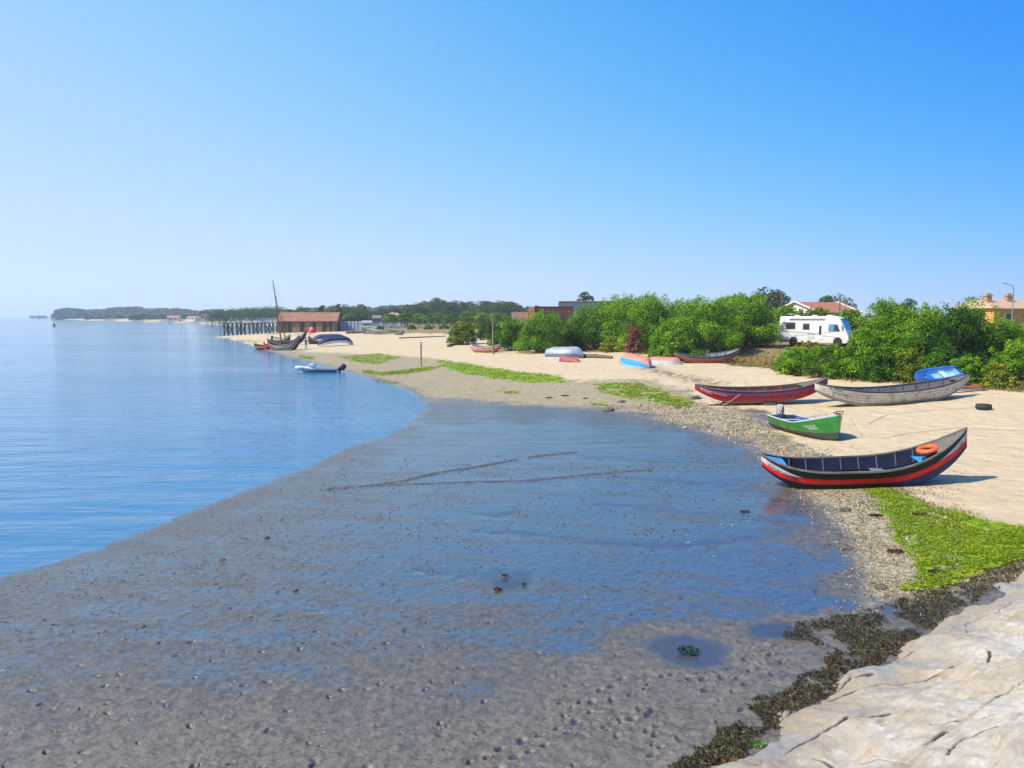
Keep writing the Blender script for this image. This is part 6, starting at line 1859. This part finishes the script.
    for i in range(22):
        px = 404 + i * 2.35; b = at_y(px, 333, Y); z = gz(b.x, Y); h = 1.55 + .25 * (i % 3)
        q = MB(); q.box((b.x, Y, z + h / 2), (.16, .14, h)); q.build('post', grey, t)
    a = at_y(404, 333, Y); b = at_y(453, 333, Y); z = gz(a.x, Y)
    q = MB(); q.bar((a.x, Y, z + 1.15), (b.x, Y, gz(b.x, Y) + 1.15), .10); q.build('rail', grey, t)
    # things on the near sand
    rub = pmat('tyre_black', (.022, .022, .024), (.04, .038, .036), 5, .9, .3)
    g = ground(983.5, 409); t = thing('old_tyre', 'black old tyre lying on the sand right of the white boat', 'tyre', g)
    q = MB(); q.lathe([(.17, .02), (.28, .0), (.32, .05), (.32, .17), (.28, .22), (.17, .20), (.17, .02)], 26); q.build('tread', rub, t, smooth=True); q = MB(); q.lathe([(.165, .05), (.12, .08), (.12, .14), (.165, .17)], 20); q.build('bead_ring', darkw, t, smooth=True)
    orp = pmat('orange_plank', (.50, .16, .06), (.40, .13, .06), 4, .8)
    for k, (px, py, a, l_, m, lab) in enumerate(((975, 388.3, .05, 1.5, orp, 'orange plank on the sand beside the blue tipped dinghy'), (984, 386.6, -.2, 1.2, orp, 'shorter orange plank, angled, at the foot of the hedge'), (971, 391.5, .12, 2.0, grey, 'grey weathered plank below the orange ones'))):
        g = ground(px, py); t = thing('loose_plank', lab, 'plank', (g.x, g.y, g.z + .05), a); q = MB(); q.box((0, 0, .04), (l_, .22, .07)); q.build('board', m, t, bevel=.008); q = MB(); q.box((l_ * .3, 0, .095), (.10, .26, .05)); q.build('batten', wood, t)
    # stones on the mud and sand
    st = pmat('dark_stone', (.075, .065, .055), (.12, .105, .085), 6, .8, .4); sp_ = pmat('pale_stone', (.36, .31, .25), (.28, .24, .19), 6, .85, .3)
    S = [(640, 385, .16, st, 'dark stone at the upper edge of the patchy weed bed'), (609, 411, .20, st, 'flat dark stone on the gravel below the weed bed'), (622, 402.5, .18, st, 'dark stone in the lower edge of the weed bed'), (696, 399, .24, st, 'dark stone just left of the bow of the red boat'), (585, 399, .12, st, 'small dark stone on the gravel left of the weed bed'),
         (678, 408, .16, st, 'dark stone below the red boat, at the weed edge'), (685, 428, .10, sp_, 'pale stone where the gravel meets wet mud'), (765, 433.5, .16, sp_, 'pale flat stone left of the green boat'), (143, 627, .035, st, 'small black stone on bare mud at the lower edge'), (222, 560, .05, st, 'small black stone on the mud below the water line'),
         (295, 591, .04, st, 'small black stone on open mud left of the middle'), (267, 538, .05, st, 'tiny dark stone on the mud by the shore bend'), (846, 548, .09, st, 'dark stone on the shell gravel beside the weed'), (845, 511, .11, st, 'dark stone on the gravel under the black boat'), (881, 588, .09, st, 'dark stone at the lower tip of the bright weed')]
    for k, (px, py, r_, m, lab) in enumerate(S):
        g = ground(px, py); q = MB(); rng = np.random.default_rng(900 + k); prof = [(.02, -.3), (.8, -.2), (1, .1), (.75, .45), (.3, .62), (.01, .66)]
        q.lathe(prof, 11); q.v = [(v[0] * r_ * (1 + .25 * rng.normal()) * 1.3, v[1] * r_ * (1 + .18 * rng.normal()), v[2] * r_ * (1 + .2 * rng.normal())) for v in q.v]
        o = q.build('stone', m, None, smooth=True, sharp=60); o.location = (g.x, g.y, g.z + .01); tag(o, lab, 'stone', 'stones on the beach')
    build_person()


def build_person():
    """a walker on the far sand, in a blue top"""
    g = ground(306.2, 349.4)
    skin = pmat('skin', (.42, .24, .16), rough=.6); blue = pmat('blue_shirt', (.04, .06, .22), rough=.9); tan = pmat('tan_trousers', (.40, .28, .20), rough=.9); hair = pmat('dark_hair', (.03, .02, .015), rough=.7)
    J = dict(pel=(0, 0, .93), che=(0, 0, 1.28), nek=(0, 0, 1.47), hd0=(0, -.02, 1.56), hd1=(0, -.03, 1.68), ls=(.17, 0, 1.41), le=(.24, .03, 1.13), lw=(.25, -.06, .90), lh=(.25, -.09, .80), rs=(-.17, 0, 1.41), re=(-.24, .03, 1.13), rw=(-.25, -.04, .90), rh=(-.25, -.07, .80),
             lp=(.09, 0, .90), lk=(.10, -.05, .50), la=(.10, .06, .09), lt=(.11, -.12, .04), rp=(-.09, 0, .90), rk=(-.10, -.02, .50), ra=(-.11, .02, .09), rt=(-.12, -.16, .04))
    rad = dict(pel=.125, che=.135, nek=.055, hd0=.08, hd1=.085, ls=.065, le=.042, lw=.033, lh=.03, rs=.065, re=.042, rw=.033, rh=.03, lp=.09, lk=.06, la=.042, lt=.035, rp=.09, rk=.06, ra=.042, rt=.035)
    E = [('pel', 'che'), ('che', 'nek'), ('nek', 'hd0'), ('hd0', 'hd1'), ('che', 'ls'), ('ls', 'le'), ('le', 'lw'), ('lw', 'lh'), ('che', 'rs'), ('rs', 're'), ('re', 'rw'), ('rw', 'rh'), ('pel', 'lp'), ('lp', 'lk'), ('lk', 'la'), ('la', 'lt'), ('pel', 'rp'), ('rp', 'rk'), ('rk', 'ra'), ('ra', 'rt')]
    ks = list(J); me = bpy.data.meshes.new('body'); me.from_pydata([J[k] for k in ks], [(ks.index(a), ks.index(b)) for a, b in E], [])
    o = bpy.data.objects.new('body', me); link(o)
    md = o.modifiers.new('skin', 'SKIN'); sd = o.modifiers.new('sub', 'SUBSURF'); sd.levels = 2; sd.render_levels = 2
    for i, k in enumerate(ks):
        v = me.skin_vertices[0].data[i]; v.radius = (rad[k], rad[k] * (.75 if k in ('pel', 'che') else 1)); v.use_root = (k == 'pel')
    dg = bpy.context.evaluated_depsgraph_get(); m2 = bpy.data.meshes.new_from_object(o.evaluated_get(dg)); bpy.data.objects.remove(o)
    m2.materials.clear()
    for m in (skin, blue, tan):
        m2.materials.append(m)
    for p in m2.polygons:
        z = p.center.z; x = abs(p.center.x); p.use_smooth = True
        p.material_index = 1 if (.92 < z < 1.48 and not (x > .2 and z < 1.12)) else 2 if z <= .92 and z > .12 and x < .2 else 0
    t = thing('person', 'person in a blue top standing on the sand beside the beached boats', 'person', (g.x, g.y, g.z), R(25))
    b = bpy.data.objects.new('body', m2); link(b); b.parent = t
    q = MB(); q.lathe([(.001, .20), (.06, .19), (.10, .12), (.105, .03), (.09, -.04)], 12); h = q.build('hair', hair, t, smooth=True); h.location = (0, 0, 1.60)
# ------------------------------------------------------------------ light, air, camera
SUN_AZ, SUN_EL = -112.0, 47.0


def build_world(haze=True):
    w = bpy.data.worlds.new('World'); scene.world = w; w.use_nodes = True
    t = w.node_tree; bg = t.nodes['Background']
    sky = t.nodes.new('ShaderNodeTexSky'); sky.sky_type = 'NISHITA'; sky.sun_disc = False
    sky.sun_elevation = R(SUN_EL); sky.sun_rotation = R(SUN_AZ)
    sky.air_density = 1.0; sky.dust_density = .35; sky.ozone_density = 5.0; sky.altitude = 0
    sep = t.nodes.new('ShaderNodeSeparateColor'); com = t.nodes.new('ShaderNodeCombineColor')
    t.links.new(sky.outputs[0], sep.inputs[0])
    def mth(op, x, y):
        m = t.nodes.new('ShaderNodeMath'); m.operation = op
        for sck, vv in zip(m.inputs, (x, y)):
            if isinstance(vv, (int, float)):
                sck.default_value = vv
            else:
                t.links.new(vv, sck)
        return m.outputs[0]
    gx = t.nodes.new('ShaderNodeSeparateXYZ'); tcw = t.nodes.new('ShaderNodeTexCoord'); t.links.new(tcw.outputs['Generated'], gx.inputs[0]); x = gx.outputs[0]
    for i, (k, p, cap, ax, bx) in enumerate(SKY_GRADE):           # the deep, clear blue of that day: a power sets each channel's contrast, a soft ceiling keeps the horizon from burning out
        f = mth('MULTIPLY', mth('POWER', mth('MULTIPLY', sep.outputs[i], .1), p), k)
        e = mth('MULTIPLY', x, mth('ADD', mth('MULTIPLY', x, bx), ax))          # sea haze pales the sky towards the lagoon and the open sea (-x)
        f = mth('MULTIPLY', f, mth('POWER', math.e, e))
        f = mth('DIVIDE', f, mth('ADD', mth('DIVIDE', f, cap), 1.0))
        t.links.new(mth('MULTIPLY', f, 1 / SKY_STR), com.inputs[i])
    t.links.new(com.outputs[0], bg.inputs['Color'])
    bg.inputs['Strength'].default_value = SKY_STR
    s = bpy.data.lights.new('sun', 'SUN'); s.energy = SUN_STR; s.angle = R(.53); s.color = (1.0, .93, .80)
    so = bpy.data.objects.new('sun', s); link(so)
    d = Vector((math.sin(R(SUN_AZ)) * math.cos(R(SUN_EL)), math.cos(R(SUN_AZ)) * math.cos(R(SUN_EL)), math.sin(R(SUN_EL))))
    so.rotation_euler = (-d).to_track_quat('-Z', 'Y').to_euler(); so.location = (-30, -10, 40)
    if haze:
        mb = MB(); mb.box((-2000, 3420, 12.0), (10400, 7000, 30.0))
        N = NT('haze_air'); N.n.remove(N.bsdf)
        v = N.new('ShaderNodeVolumePrincipled'); v.inputs['Density'].default_value = HAZE_D; v.inputs['Color'].default_value = (.82, .92, 1.0, 1); v.inputs['Anisotropy'].default_value = .0
        N.l(v.outputs[0], N.out.inputs['Volume'])
        structure(mb.build('haze', N.mat), 'stuff')
    cam = bpy.data.cameras.new('camera'); co = bpy.data.objects.new('camera', cam); link(co)
    cam.sensor_width = 36; cam.lens = FPX / 1024 * 36; cam.clip_start = .1; cam.clip_end = 20000
    co.location = (0, 0, CAMH); co.rotation_euler = (math.pi / 2 - PITCH, 0, 0)
    scene.camera = co
    vs = scene.view_settings
    scene.display_settings.display_device = 'sRGB'
    vs.view_transform = 'Standard'; vs.look = 'None'; vs.exposure = EXPO; vs.gamma = 1.0; vs.use_curve_mapping = False
    c = scene.cycles
    c.use_denoising = True
    try:
        c.denoiser = 'OPENIMAGEDENOISE'; c.denoising_input_passes = 'RGB_ALBEDO_NORMAL'; c.denoising_prefilter = 'ACCURATE'
    except Exception:
        pass
    c.max_bounces = 6; c.diffuse_bounces = 3; c.glossy_bounces = 3; c.transmission_bounces = 4; c.volume_bounces = 2; c.transparent_max_bounces = 6
    c.use_adaptive_sampling = True; c.adaptive_threshold = .015


SKY_GRADE = ((8.0, 1.86, .54, -2.45, -1.1), (5.26, 1.28, .74, -1.35, -.85), (.84, .13, 30.0, -.05, 0.0))
SKY_STR, SUN_STR, EXPO, HAZE_D = .12, 4.9, .40, .00026
build_world(True)
build_terrain()
build_water()
build_rock()
build_boats()
build_plants()
build_built()
